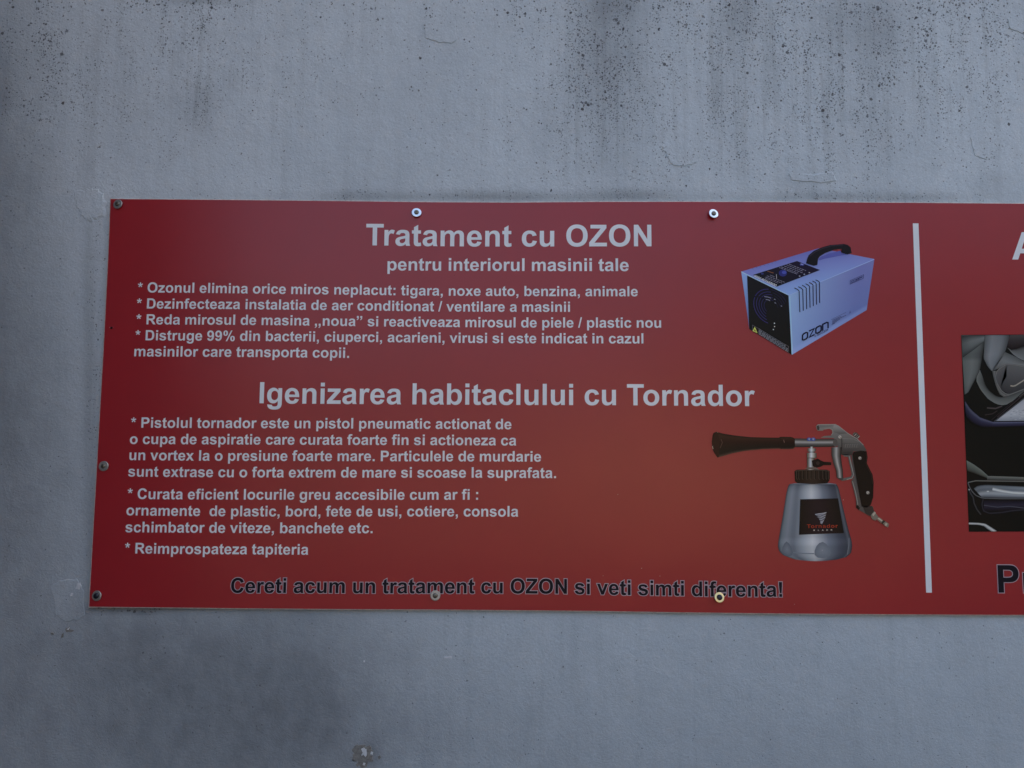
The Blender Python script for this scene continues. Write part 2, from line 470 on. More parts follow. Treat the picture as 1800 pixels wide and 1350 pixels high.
def box_mesh(name, x0, x1, y0, y1, z0, z1):
    bm = bmesh.new()
    bmesh.ops.create_cube(bm, size=1.0)
    for v in bm.verts:
        v.co = Vector((x0 + (v.co.x + .5) * (x1 - x0), y0 + (v.co.y + .5) * (y1 - y0), z0 + (v.co.z + .5) * (z1 - z0)))
    me = bpy.data.meshes.new(name); bm.to_mesh(me); bm.free()
    return me
BLOCKER_PAINT = plain_material("dark_blocker_paint", (0.07, 0.07, 0.075), 0.9, 0.0, 0.3, 6.0)
link("added_shade_wall", box_mesh("added_shade_wall", -1.40, -1.03, -1.25, 0.0, -0.05, 6.2), BLOCKER_PAINT, wall)  # unseen wall, added to block light from the left
link("house_body", box_mesh("house_body", -1.45, 14.0, 0.02, 7.0, -0.05, 6.2), M_WALL, wall)

# irregular flat patches of plaster, chips and cracks
def blob_outline(pts, jag=0.0018, sub=5):
    out = []
    n = len(pts)
    for i in range(n):
        a = Vector(pts[i]); b = Vector(pts[(i + 1) % n])
        for k in range(sub):
            p = a.lerp(b, k / sub)
            j = jag if k else jag * 0.4
            out.append((p.x + random.uniform(-j, j), p.y + random.uniform(-j, j)))
    return out

def slab(name, px_pts, y_back, y_front, mat, parent, jag=0.0018, sub=5, inset=0.0012):
    pts = blob_outline([P(*p) for p in px_pts], jag, sub)
    cx = sum(p[0] for p in pts) / len(pts); cz = sum(p[1] for p in pts) / len(pts)
    n = len(pts)
    verts = [(p[0], y_back, p[1]) for p in pts]
    for p in pts:
        d = Vector((cx - p[0], cz - p[1])); L = max(d.length, 1e-6)
        d = d / L * min(inset, L * 0.5)
        verts.append((p[0] + d.x, y_front, p[1] + d.y))
    tris = tessellate_polygon([[Vector((v[0], v[2], 0)) for v in verts[n:]]])
    faces = [tuple(n + i for i in t) for t in tris]
    for i in range(n):
        faces.append((i, (i + 1) % n, n + (i + 1) % n, n + i))
    me = bpy.data.meshes.new(name); me.from_pydata(verts, [], faces)
    bm = bmesh.new(); bm.from_mesh(me); bmesh.ops.recalc_face_normals(bm, faces=bm.faces); bm.to_mesh(me); bm.free()
    vx = np.array(verts)
    for nm, arr in zip(("mould", "fine_mould", "grime_shade", "trowel"), wall_fields(*plane_to_px(vx[:, 0], vx[:, 2], WALL_Y))):
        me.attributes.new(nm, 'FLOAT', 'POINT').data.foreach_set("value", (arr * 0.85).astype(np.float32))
    return link(name, me, mat, parent)

W = WALL_Y
slab("plaster_patch", [(742, 40), (768, 28), (800, 34), (804, 66), (794, 74), (770, 72), (746, 64)], W + .002, W - .0010, M_PATCH, wall)
slab("plaster_patch", [(1164, 254), (1180, 246), (1226, 243), (1238, 262), (1226, 284), (1205, 291), (1182, 287), (1172, 270)], W + .002, W - .0010, M_PATCH, wall)
slab("plaster_patch", [(1708, 240), (1722, 226), (1746, 228), (1756, 252), (1750, 274), (1738, 280), (1716, 272)], W + .002, W - .0010, M_PATCH, wall, 0.001)
slab("plaster_patch", [(1384, 302), (1470, 300), (1478, 316), (1450, 322), (1412, 319), (1388, 314)], W + .002, W - .0010, M_PATCH, wall, 0.0008, 5, 0.006)
slab("plaster_patch", [(122, 332), (160, 322), (184, 334), (186, 376), (160, 394), (142, 388), (126, 366)], W + .002, W - .0006, M_PATCH, wall, 0.003, 6, 0.008)
slab("plaster_patch", [(84, 1030), (100, 1018), (132, 1016), (146, 1040), (148, 1082), (136, 1094), (110, 1096), (92, 1080)], W + .002, W - .0007, M_PATCH, wall, 0.002, 5, 0.003)
slab("plaster_patch", [(1774, 30), (1790, 22), (1830, 26), (1834, 70), (1800, 56), (1778, 48)], W + .002, W - .0010, M_PATCH, wall, 0.001)
slab("paint_chip", [(132, 1026), (138, 1025), (140, 1032), (136, 1038), (129, 1036)], W + .002, W - .0012, M_CHIPW, wall, 0.0006, 3, 0.0005)
slab("paint_chip", [(122, 1043), (126, 1043), (124, 1049), (119, 1049)], W + .002, W - .0012, M_CHIPW, wall, 0.0006, 3, 0.0005)
for pts in ([(111, 1106), (118, 1103), (121, 1108), (127, 1110), (120, 1113), (112, 1112)], [(105, 1115), (110, 1113), (108, 1121), (104, 1123)], [(85, 1113), (90, 1113), (92, 1117), (87, 1118)]):
    slab("render_chip", pts, W + .002, W - .0007, M_CHIPB, wall, 0.0008, 3, 0.0005)
slab("paint_chip", [(115, 1106), (119, 1104), (118, 1109), (114, 1109)], W + .002, W - .0012, M_CHIPW, wall, 0.0004, 3, 0.0004)
slab("render_chip", [(617, 1322), (622, 1312), (634, 1309), (640, 1313), (650, 1312), (655, 1322), (651, 1330), (655, 1338), (646, 1346), (640, 1354), (628, 1350), (624, 1342), (616, 1338), (620, 1330)], W + .002, W - .0006, M_CHIPB, wall, 0.0035, 3, 0.001)
slab("paint_chip", [(633, 1319), (638, 1316), (643, 1319), (644, 1328), (641, 1334), (638, 1329), (634, 1331), (636, 1324)], W + .002, W - .0012, M_CHIPW, wall, 0.0010, 3, 0.0004)
slab("paint_chip", [(651, 1323), (655, 1325), (654, 1329), (650, 1328)], W + .002, W - .0012, M_CHIPW, wall, 0.0005, 2, 0.0003)
slab("paint_chip", [(637, 1343), (642, 1344), (640, 1348), (636, 1347)], W + .002, W - .0012, M_CHIPW, wall, 0.0005, 2, 0.0003)
slab("render_chip", [(662, 1331), (668, 1329), (670, 1335), (664, 1338)], W + .002, W - .0006, M_CHIPB, wall, 0.0010, 3, 0.0005)
slab("paint_chip", [(637, 1163), (640, 1162), (640, 1166), (637, 1166)], W + .002, W - .0008, M_CHIPW, wall, 0.0004, 2, 0.0003)
slab("paint_chip", [(780, 1156), (794, 1155), (794, 1159), (780, 1159)], W + .002, W - .0008, M_CHIPW, wall, 0.0003, 2, 0.0004)

# ------------------------------------------------------------------ flat print helpers (layer = how many films above the sign's face)
class Print:
    """collects printed shapes of one part: points (x, z) in metres on the sign, a layer and an ink"""
    def __init__(self):
        self.v = []; self.f = []; self.c = []
    def poly(self, loops, layer, colr=(1, 1, 1)):
        base = len(self.v)
        flat = [p for lp in loops for p in lp]
        y = FRONT - LAYER * (layer + 1)
        tris = tessellate_polygon([[Vector((p[0], p[1], 0)) for p in lp] for lp in loops])
        self.v += [(p[0], y, p[1]) for p in flat]
        cs = colr if callable(colr) else None
        for p in flat:
            self.c.append(cs(p) if cs else colr)
        for t in tris:
            a, b, c = (flat[i] for i in t)
            ar = (b[0] - a[0]) * (c[1] - a[1]) - (b[1] - a[1]) * (c[0] - a[0])
            if abs(ar) < 1e-14: continue
            self.f.append(tuple(base + i for i in (t if ar > 0 else t[::-1])))
    def grid(self, rows, layer, fn):
        """rows: list of rows of points, all the same length; fn(u, v) -> ink"""
        base = len(self.v); m = len(rows); n = len(rows[0]); y = FRONT - LAYER * (layer + 1)
        for j, r in enumerate(rows):
            for i, p in enumerate(r):
                self.v.append((p[0], y, p[1])); self.c.append(fn(i / (n - 1), j / (m - 1)))
        for j in range(m - 1):
            for i in range(n - 1):
                self.f.append((base + (j + 1) * n + i, base + (j + 1) * n + i + 1, base + j * n + i + 1, base + j * n + i))
    def ribbon(self, pts, width, layer, colr=(1, 1, 1), closed=False):
        n = len(pts)
        if n < 2: return
        L = []; Rr = []
        for i in range(n):
            p = Vector(pts[i])
            a = Vector(pts[i - 1]) if (i > 0 or closed) else None
            b = Vector(pts[(i + 1) % n]) if (i < n - 1 or closed) else None
            d1 = (p - a).normalized() if a is not None and (p - a).length > 1e-9 else None
            d2 = (b - p).normalized() if b is not None and (b - p).length > 1e-9 else None
            if d1 is None: d1 = d2
            if d2 is None: d2 = d1
            if d1 is None: d1 = d2 = Vector((1, 0))
            t = d1 + d2
            t = t.normalized() if t.length > 1e-6 else d1
            nn = Vector((-t.y, t.x)); k = nn.dot(Vector((-d1.y, d1.x)))
            w = width * 0.5 / max(k, 0.45)
            L.append(p + nn * w); Rr.append(p - nn * w)
        base = len(self.v); y = FRONT - LAYER * (layer + 1)
        for a, b in zip(L, Rr):
            self.v += [(a.x, y, a.y), (b.x, y, b.y)]; self.c += [colr, colr]
        for i in range(n if closed else n - 1):
            j = (i + 1) % n
            self.f.append((base + 2 * i + 1, base + 2 * j + 1, base + 2 * j, base + 2 * i))
    def disc(self, c, r, layer, colr, n=20, ry=None):
        ry = r if ry is None else ry
        self.poly([[(c[0] + r * math.cos(2 * math.pi * k / n), c[1] + ry * math.sin(2 * math.pi * k / n)) for k in range(n)]], layer, colr)
    def build(self, name, mat, parent, inked=False):
        me = bpy.data.meshes.new(name)
        me.from_pydata(self.v, [], self.f)
        if inked:
            at = me.attributes.new("ink", 'FLOAT_COLOR', 'POINT')
            at.data.foreach_set("color", np.array([(*c[:3], 1.0) for c in self.c], dtype=np.float32).ravel())
        return link(name, me, mat, parent)

# ------------------------------------------------------------------ the lettering's alphabet (bold grotesque, 2048 units per em)
GL = {
'a': (1139, "M357 738L102 784Q145 938 250 1012Q355 1086 562 1086Q750 1086 842 1041Q934 997 971 928Q1009 860 1009 677L1006 349Q1006 209 1019 142Q1033 76 1070 0L792 0Q781 28 765 83Q758 108 755 116Q683 46 601 11Q519 -24 426 -24Q262 -24 167 65Q73 154 73 290Q73 380 116 450Q159 521 236 558Q314 596 460 624Q657 661 733 693L733 721Q733 802 693 836Q653 871 542 871Q467 871 425 841Q383 812 357 738ZM733 510Q679 492 562 467Q445 442 409 418Q354 379 354 319Q354 260 398 217Q442 174 510 174Q586 174 655 224Q706 262 722 317Q733 353 733 454Z"),
'b': (1251, "M134 0L134 1466L415 1466L415 938Q545 1086 723 1086Q917 1086 1044 945Q1171 805 1171 542Q1171 270 1041 123Q912 -24 727 -24Q636 -24 547 21Q459 67 395 156L395 0ZM413 554Q413 389 465 310Q538 198 659 198Q752 198 817 277Q883 357 883 528Q883 710 817 790Q751 871 648 871Q547 871 480 792Q413 714 413 554Z"),
'c': (1139, "M1073 748L796 698Q782 781 732 823Q683 865 604 865Q499 865 436 792Q374 720 374 550Q374 361 437 283Q501 205 608 205Q688 205 739 250Q790 296 811 407L1087 360Q1044 170 922 73Q800 -24 595 -24Q362 -24 223 123Q85 270 85 530Q85 793 224 939Q363 1086 600 1086Q794 1086 908 1002Q1023 919 1073 748Z"),
'd': (1251, "M1121 0L860 0L860 156Q795 65 706 20Q618 -24 528 -24Q345 -24 214 123Q84 271 84 535Q84 805 211 945Q338 1086 532 1086Q710 1086 840 938L840 1466L1121 1466ZM371 554Q371 384 418 308Q486 198 608 198Q705 198 773 280Q841 363 841 527Q841 710 775 790Q709 871 606 871Q506 871 438 791Q371 712 371 554Z"),
'e': (1139, "M762 338L1042 291Q988 137 871 56Q755 -24 580 -24Q303 -24 170 157Q65 302 65 523Q65 787 203 936Q341 1086 552 1086Q789 1086 926 929Q1063 773 1057 450L353 450Q356 325 421 255Q486 186 583 186Q649 186 694 222Q739 258 762 338ZM778 622Q775 744 715 807Q655 871 569 871Q477 871 417 804Q357 737 358 622Z"),
'f': (682, "M24 1062L180 1062L180 1142Q180 1276 208 1342Q237 1408 313 1449Q390 1491 507 1491Q627 1491 742 1455L704 1259Q637 1275 575 1275Q514 1275 487 1246Q461 1218 461 1137L461 1062L671 1062L671 841L461 841L461 0L180 0L180 841L24 841Z"),
'g': (1251, "M121 -70L442 -109Q450 -165 479 -186Q519 -216 605 -216Q715 -216 770 -183Q807 -161 826 -112Q839 -77 839 17L839 172Q713 0 521 0Q307 0 182 181Q84 324 84 537Q84 804 212 945Q341 1086 532 1086Q729 1086 857 913L857 1062L1120 1062L1120 109Q1120 -79 1089 -172Q1058 -265 1002 -318Q946 -371 852 -401Q759 -431 616 -431Q346 -431 233 -338Q120 -246 120 -104Q120 -90 121 -70ZM372 553Q372 384 437 305Q503 227 599 227Q702 227 773 307Q844 388 844 546Q844 711 776 791Q708 871 604 871Q503 871 437 792Q372 714 372 553Z"),
'h': (1251, "M419 1466L419 927Q555 1086 744 1086Q841 1086 919 1050Q997 1014 1036 958Q1076 902 1090 834Q1105 766 1105 623L1105 0L824 0L824 561Q824 728 808 773Q792 818 751 844Q711 871 650 871Q580 871 525 837Q470 803 444 734Q419 666 419 532L419 0L138 0L138 1466Z"),
'i': (569, "M147 1206L147 1466L428 1466L428 1206ZM147 0L147 1062L428 1062L428 0Z"),
'l': (569, "M147 0L147 1466L428 1466L428 0Z"),
'm': (1821, "M126 1062L385 1062L385 917Q524 1086 716 1086Q818 1086 893 1044Q968 1002 1016 917Q1086 1002 1167 1044Q1248 1086 1340 1086Q1457 1086 1538 1038Q1619 991 1659 899Q1688 831 1688 679L1688 0L1407 0L1407 607Q1407 765 1378 811Q1339 871 1258 871Q1199 871 1147 835Q1095 799 1072 729Q1049 660 1049 510L1049 0L768 0L768 582Q768 737 753 782Q738 827 706 849Q675 871 621 871Q556 871 504 836Q452 801 429 735Q407 669 407 516L407 0L126 0Z"),
'n': (1251, "M1113 0L832 0L832 542Q832 714 814 764Q796 815 755 843Q715 871 658 871Q585 871 527 831Q469 791 447 725Q426 659 426 481L426 0L145 0L145 1062L406 1062L406 906Q545 1086 756 1086Q849 1086 926 1052Q1003 1019 1042 967Q1082 915 1097 849Q1113 783 1113 660Z"),
'o': (1251, "M82 546Q82 686 151 817Q220 948 346 1017Q473 1086 629 1086Q870 1086 1024 929Q1178 773 1178 534Q1178 293 1022 134Q867 -24 631 -24Q485 -24 352 42Q220 108 151 235Q82 363 82 546ZM370 531Q370 373 445 289Q520 205 630 205Q740 205 814 289Q889 373 889 533Q889 689 814 773Q740 857 630 857Q520 857 445 773Q370 689 370 531Z"),
'p': (1251, "M139 1062L401 1062L401 906Q452 986 539 1036Q626 1086 732 1086Q917 1086 1046 941Q1175 796 1175 537Q1175 271 1045 123Q915 -24 730 -24Q642 -24 570 11Q499 46 420 131L420 -404L139 -404ZM417 549Q417 370 488 284Q559 199 661 199Q759 199 824 277Q889 356 889 535Q889 702 822 783Q755 864 656 864Q553 864 485 784Q417 705 417 549Z"),
'r': (797, "M416 0L135 0L135 1062L396 1062L396 911Q463 1018 516 1052Q570 1086 638 1086Q734 1086 823 1033L736 788Q665 834 604 834Q545 834 504 801Q463 769 439 684Q416 599 416 328Z"),
's': (1139, "M48 303L330 346Q348 264 403 221Q458 179 557 179Q666 179 721 219Q758 247 758 294Q758 326 738 347Q717 367 644 384Q304 459 213 521Q87 607 87 760Q87 898 196 992Q305 1086 534 1086Q752 1086 858 1015Q964 944 1004 805L739 756Q722 818 674 851Q627 884 539 884Q428 884 380 853Q348 831 348 796Q348 766 376 745Q414 717 638 666Q863 615 952 541Q1040 466 1040 332Q1040 186 918 81Q796 -24 557 -24Q340 -24 213 64Q87 152 48 303Z"),
't': (682, "M634 1062L634 838L442 838L442 410Q442 280 447 258Q453 237 472 223Q492 209 520 209Q559 209 633 236L657 18Q559 -24 435 -24Q359 -24 298 1Q237 27 208 67Q180 108 169 177Q160 226 160 375L160 838L31 838L31 1062L160 1062L160 1273L442 1437L442 1062Z"),
'u': (1251, "M846 0L846 159Q788 74 693 25Q599 -24 494 -24Q387 -24 302 23Q217 70 179 155Q141 240 141 390L141 1062L422 1062L422 574Q422 350 437 299Q453 249 494 219Q535 190 598 190Q670 190 727 229Q784 269 805 327Q826 386 826 614L826 1062L1107 1062L1107 0Z"),
'v': (1139, "M439 0L11 1062L306 1062L506 520L564 339Q587 408 593 430Q607 475 623 520L825 1062L1114 1062L692 0Z"),
'x': (1139, "M12 0L399 553L28 1062L371 1062L561 767L761 1062L1091 1062L727 564L1124 0L779 0L561 332L341 0Z"),
'z': (1024, "M32 0L32 219L430 676Q528 788 575 835Q526 832 446 831L71 829L71 1062L951 1062L951 863L545 395L402 240Q519 247 547 247L982 247L982 0Z"),
'A': (1479, "M1471 0L1149 0L1021 333L435 333L314 0L0 0L571 1466L884 1466ZM926 580L724 1124L526 580Z"),
'B': (1479, "M150 1466L736 1466Q910 1466 995 1451Q1081 1437 1148 1391Q1216 1345 1261 1268Q1306 1192 1306 1097Q1306 994 1250 908Q1195 822 1100 779Q1234 740 1306 646Q1378 552 1378 425Q1378 325 1331 230Q1285 136 1204 79Q1124 23 1006 10Q932 2 649 0L150 0ZM446 1222L446 883L640 883Q813 883 855 888Q931 897 974 940Q1018 984 1018 1055Q1018 1123 980 1165Q943 1208 869 1217Q825 1222 616 1222ZM446 639L446 247L720 247Q880 247 923 256Q989 268 1030 314Q1072 361 1072 439Q1072 505 1040 551Q1008 597 947 618Q887 639 685 639Z"),
'C': (1479, "M1087 539L1374 448Q1308 208 1154 91Q1001 -25 765 -25Q473 -25 285 174Q97 374 97 720Q97 1086 286 1288Q475 1491 783 1491Q1052 1491 1220 1332Q1320 1238 1370 1062L1077 992Q1051 1106 968 1172Q886 1238 768 1238Q605 1238 503 1121Q402 1004 402 742Q402 464 502 346Q602 228 762 228Q880 228 965 303Q1050 378 1087 539Z"),
'D': (1479, "M148 1466L689 1466Q872 1466 968 1438Q1097 1400 1189 1303Q1281 1206 1329 1065Q1377 925 1377 719Q1377 538 1332 407Q1277 247 1175 148Q1098 73 967 31Q869 0 705 0L148 0ZM444 1218L444 247L665 247Q789 247 844 261Q916 279 963 322Q1011 365 1041 463Q1071 562 1071 732Q1071 902 1041 993Q1011 1084 957 1135Q903 1186 820 1204Q758 1218 577 1218Z"),
'E': (1366, "M149 0L149 1466L1236 1466L1236 1218L445 1218L445 893L1181 893L1181 646L445 646L445 247L1264 247L1264 0Z"),
'G': (1593, "M831 539L831 786L1469 786L1469 202Q1376 112 1199 43Q1023 -25 842 -25Q612 -25 441 71Q270 168 184 347Q98 527 98 738Q98 967 194 1145Q290 1323 475 1418Q616 1491 826 1491Q1099 1491 1252 1376Q1406 1262 1450 1060L1156 1005Q1125 1113 1039 1175Q954 1238 826 1238Q632 1238 517 1115Q403 992 403 750Q403 489 519 358Q635 228 823 228Q916 228 1009 264Q1103 301 1170 353L1170 539Z"),
'I': (569, "M140 0L140 1466L436 1466L436 0Z"),
'K': (1479, "M153 0L153 1466L449 1466L449 815L1047 1466L1445 1466L893 895L1475 0L1092 0L689 688L449 443L449 0Z"),
'L': (1251, "M157 0L157 1454L453 1454L453 247L1189 247L1189 0Z"),
'N': (1479, "M152 0L152 1466L440 1466L1040 487L1040 1466L1315 1466L1315 0L1018 0L427 956L427 0Z"),
'O': (1593, "M89 724Q89 948 156 1100Q206 1212 292 1301Q379 1390 482 1433Q619 1491 798 1491Q1122 1491 1316 1290Q1511 1089 1511 731Q1511 376 1318 175Q1125 -25 802 -25Q475 -25 282 174Q89 374 89 724ZM394 734Q394 485 509 356Q624 228 801 228Q978 228 1091 355Q1205 483 1205 738Q1205 990 1094 1114Q984 1238 801 1238Q618 1238 506 1112Q394 987 394 734Z"),
'P': (1366, "M149 0L149 1466L624 1466Q894 1466 976 1444Q1102 1411 1187 1300Q1272 1190 1272 1015Q1272 880 1223 788Q1174 696 1098 643Q1023 591 945 574Q839 553 638 553L445 553L445 0ZM445 1218L445 802L607 802Q782 802 841 825Q900 848 933 897Q967 946 967 1011Q967 1091 920 1143Q873 1195 801 1208Q748 1218 588 1218Z"),
'R': (1479, "M150 0L150 1466L773 1466Q1008 1466 1114 1426Q1221 1387 1285 1286Q1349 1185 1349 1055Q1349 890 1252 782Q1155 675 962 647Q1058 591 1120 524Q1183 457 1289 286L1468 0L1114 0L900 319Q786 490 744 534Q702 579 655 595Q608 612 506 612L446 612L446 0ZM446 846L665 846Q878 846 931 864Q984 882 1014 926Q1044 970 1044 1036Q1044 1110 1004 1155Q965 1201 893 1213Q857 1218 677 1218L446 1218Z"),
'T': (1251, "M479 0L479 1218L44 1218L44 1466L1209 1466L1209 1218L775 1218L775 0Z"),
'Z': (1251, "M20 0L20 267L788 1218L107 1218L107 1466L1169 1466L1169 1236L367 247L1200 247L1200 0Z"),
'9': (1139, "M88 338L360 368Q370 285 412 245Q454 205 523 205Q610 205 671 285Q732 365 749 617Q643 494 484 494Q311 494 185 627Q60 761 60 975Q60 1198 192 1334Q325 1471 530 1471Q753 1471 896 1298Q1039 1126 1039 731Q1039 329 890 151Q741 -27 502 -27Q330 -27 224 64Q118 156 88 338ZM724 953Q724 1089 661 1164Q599 1239 517 1239Q439 1239 387 1177Q336 1116 336 976Q336 834 392 767Q448 701 532 701Q613 701 668 765Q724 829 724 953Z"),
'%': (1821, "M89 1096Q89 1292 174 1388Q260 1485 407 1485Q559 1485 644 1389Q730 1293 730 1096Q730 900 644 803Q559 707 412 707Q260 707 174 803Q89 899 89 1096ZM307 1098Q307 956 340 907Q365 871 409 871Q454 871 479 907Q511 956 511 1098Q511 1240 479 1288Q454 1325 409 1325Q365 1325 340 1289Q307 1240 307 1098ZM1091 325Q1091 521 1176 617Q1262 714 1409 714Q1561 714 1646 618Q1732 522 1732 325Q1732 129 1646 32Q1561 -64 1414 -64Q1262 -64 1176 32Q1091 128 1091 325ZM1309 327Q1309 185 1342 136Q1367 100 1411 100Q1456 100 1481 136Q1513 185 1513 327Q1513 469 1481 517Q1456 554 1411 554Q1367 554 1342 518Q1309 469 1309 327ZM455 -60L1165 1485L1368 1485L655 -60Z"),
',': (569, "M135 281L416 281L416 80Q416 -42 395 -112Q374 -183 315 -239Q257 -295 167 -327L112 -211Q197 -183 233 -134Q269 -85 271 0L135 0Z"),
'.': (569, "M147 0L147 281L428 281L428 0Z"),
':': (682, "M201 781L201 1062L482 1062L482 781ZM201 0L201 281L482 281L482 0Z"),
'/': (569, "M-1 -25L361 1491L567 1491L201 -25Z"),
'!': (682, "M255 376L191 1093L191 1466L499 1466L499 1093L436 376ZM204 0L204 281L485 281L485 0Z"),
'-': (682, "M115 390L115 671L667 671L667 390Z"),
'”': (1024, "M100 1466L381 1466L381 1266Q381 1143 360 1072Q339 1002 280 946Q222 890 132 858L77 974Q162 1002 198 1051Q234 1100 236 1185L100 1185ZM590 1466L871 1466L871 1266Q871 1143 850 1072Q829 1002 770 946Q712 890 622 858L567 974Q652 1002 688 1051Q724 1100 726 1185L590 1185Z"),
}
KERN = {('T', 'r'): -116, ('T', 'o'): -160, (',', ','): -40}

def parse(path, steps=6):
    loops = []; cur = []
    i = 0; tok = ''; toks = []
    for ch in path:
        if ch in 'MLQZ':
            if tok: toks += [float(v) for v in tok.split()]
            tok = ''; toks.append(ch)
        else:
            tok += ch
    while i < len(toks):
        t = toks[i]
        if t in ('M', 'L'):
            if t == 'M': cur = []
            cur.append((toks[i + 1], toks[i + 2])); i += 3
        elif t == 'Q':
            a = cur[-1]; c = (toks[i + 1], toks[i + 2]); b = (toks[i + 3], toks[i + 4]); i += 5
            d = abs(a[0] - 2 * c[0] + b[0]) + abs(a[1] - 2 * c[1] + b[1])
            n = 2 if d < 30 else 3 if d < 90 else 5
            for k in range(1, n + 1):
                s = k / n
                cur.append(((1 - s) ** 2 * a[0] + 2 * s * (1 - s) * c[0] + s * s * b[0], (1 - s) ** 2 * a[1] + 2 * s * (1 - s) * c[1] + s * s * b[1]))
        else:
            if len(cur) > 1 and abs(cur[0][0] - cur[-1][0]) + abs(cur[0][1] - cur[-1][1]) < 1e-6: cur.pop()
            loops.append(cur); i += 1
    return loops

def inside(p, lp):
    c = False; n = len(lp)
    for i in range(n):
        a = lp[i]; b = lp[(i + 1) % n]
        if (a[1] > p[1]) != (b[1] > p[1]) and p[0] < (b[0] - a[0]) * (p[1] - a[1]) / (b[1] - a[1]) + a[0]: c = not c
    return c

GLYPH = {}
for ch, (adv, path) in GL.items():
    loops = parse(path)
    outers = [l for l in loops if sum(inside(l[0], o) for o in loops if o is not l) % 2 == 0]
    groups = [[o] + [h for h in loops if h not in outers and inside(h[0], o)] for o in outers]
    GLYPH[ch] = (adv, groups)
star = []
for k in range(5):                                   # the asterisk, five tapered arms
    a = math.pi / 2 + k * 2 * math.pi / 5
    for r, da in ((372, 0.24), (372, -0.24)):
        star.append((398 + r * math.cos(a + da), 1104 + r * math.sin(a + da)))
    star.append((398 + 112 * math.cos(a - math.pi / 5), 1104 + 112 * math.sin(a - math.pi / 5)))
star = [(398 + r * math.cos(a), 1104 + r * math.sin(a)) for k in range(5) for (r, a) in (
    (372, math.pi / 2 - k * 2 * math.pi / 5 + 0.23), (372, math.pi / 2 - k * 2 * math.pi / 5 - 0.23), (128, math.pi / 2 - (k + .5) * 2 * math.pi / 5))]
GLYPH['*'] = (797, [[star]])

def layout(text, track=0.0):
    x = 0.0; out = []; prev = None
    for ch in text:
        x += KERN.get((prev, ch), 0)
        if ch == ' ':
            x += 569 + track; prev = ch; continue
        adv, groups = GLYPH[ch]
        out.append((ch, x)); x += adv + track; prev = ch
    xs = [x0 + p[0] for ch, x0 in out for g in GLYPH[ch][1] for lp in g for p in lp]
    return out, min(xs), max(xs)

def text_line(pr, text, anchors, layer=0, colr=(1, 1, 1), outline=None, out_w=0.0, vscale=1.0):
    """anchors: baseline points in the photo, the first at the ink's left end and the last at its right end"""
    base = [P(*a) for a in anchors]
    bx = [b[0] for b in base]; bz = [b[1] for b in base]
    lay, lo, hi = layout(text)
    sc = (bx[-1] - bx[0]) / (hi - lo)
    for ch, x0 in lay:
        adv, groups = GLYPH[ch]
        # one baseline per letter, level along the line's own slope
        xm = bx[0] + (x0 + adv * 0.5 - lo) * sc
        e = 0.03
        z = float(np.interp(xm, bx, bz)); sl = float(np.interp(xm + e, bx, bz) - np.interp(xm - e, bx, bz)) / (2 * e)
        for g in groups:
            loops = []
            for lp in g:
                loops.append([(bx[0] + (x0 + p[0] - lo) * sc, z + ((x0 + p[0] - lo) * sc + bx[0] - xm) * sl + p[1] * sc * vscale) for p in lp])
            pr.poly(loops, layer + (outline is not None), colr)
            if outline is not None:
                for lp in loops: outline.ribbon(lp, out_w, layer, closed=True)
    return sc * 1466 * vscale

# ------------------------------------------------------------------ the sign
sign = bpy.data.objects.new("advertising_sign", None)
col.objects.link(sign)
tag(sign, "long glossy red sign with white lettering screwed flat onto the grey wall", "sign")

top_px = [(193, 348.3), (400, 350), (600, 352), (760, 354), (900, 354.6), (1050, 353.4), (1200, 353.2), (1400, 353.8), (1600, 355), (1800, 356.6), (2500, 362)]
bot_px = [(155, 1068), (400, 1070.6), (600, 1072.3), (760, 1073), (900, 1074.2), (1050, 1075.6), (1200, 1078), (1400, 1080.3), (1600, 1081.6), (1800, 1082.6), (2510, 1088)]
left_px = [(193, 348.3), (189, 450), (182, 590), (174, 730), (165, 890), (155, 1068)]
def panel():
    outline = [P(*p) for p in left_px] + [P(*p) for p in bot_px[1:]] + [P(*p) for p in top_px[::-1][:-1]]
    n = len(outline)
    c = [Vector(p) for p in outline]
    ins = []
    for i in range(n):
        a, p, b = c[i - 1], c[i], c[(i + 1) % n]
        d1 = (p - a).normalized(); d2 = (b - p).normalized()
        nn = Vector((-(d1 + d2).y, (d1 + d2).x)).normalized()       # left of travel = inwards (counter-clockwise)
        ins.append(p + nn * 0.0016 / max(0.5, nn.dot(Vector((-d1.y, d1.x)))))
    verts = [(p.x, FRONT, p.y) for p in ins] + [(p.x, FRONT + 0.0007, p.y) for p in c] + [(p.x, BACK, p.y) for p in c]
    faces = []; mats = []
    for t in tessellate_polygon([[Vector((p.x, p.y, 0)) for p in ins]]):
        a, b, d = (ins[i] for i in t)
        ar = (b - a).cross(d - a)
        faces.append(tuple(t) if ar > 0 else tuple(t[::-1])); mats.append(0)
    for i in range(n):
        j = (i + 1) % n
        faces.append((i, n + i, n + j, j)); mats.append(1)
        faces.append((n + i, 2 * n + i, 2 * n + j, n + j)); mats.append(1)
    faces.append(tuple(range(3 * n - 1, 2 * n - 1, -1))); mats.append(1)
    me = bpy.data.meshes.new("panel"); me.from_pydata(verts, [], faces)
    me.polygons.foreach_set("material_index", mats)
    bm = bmesh.new(); bm.from_mesh(me); bmesh.ops.recalc_face_normals(bm, faces=bm.faces); bm.to_mesh(me); bm.free()
    return link("panel", me, [M_RED, M_EDGE], sign)
panel()

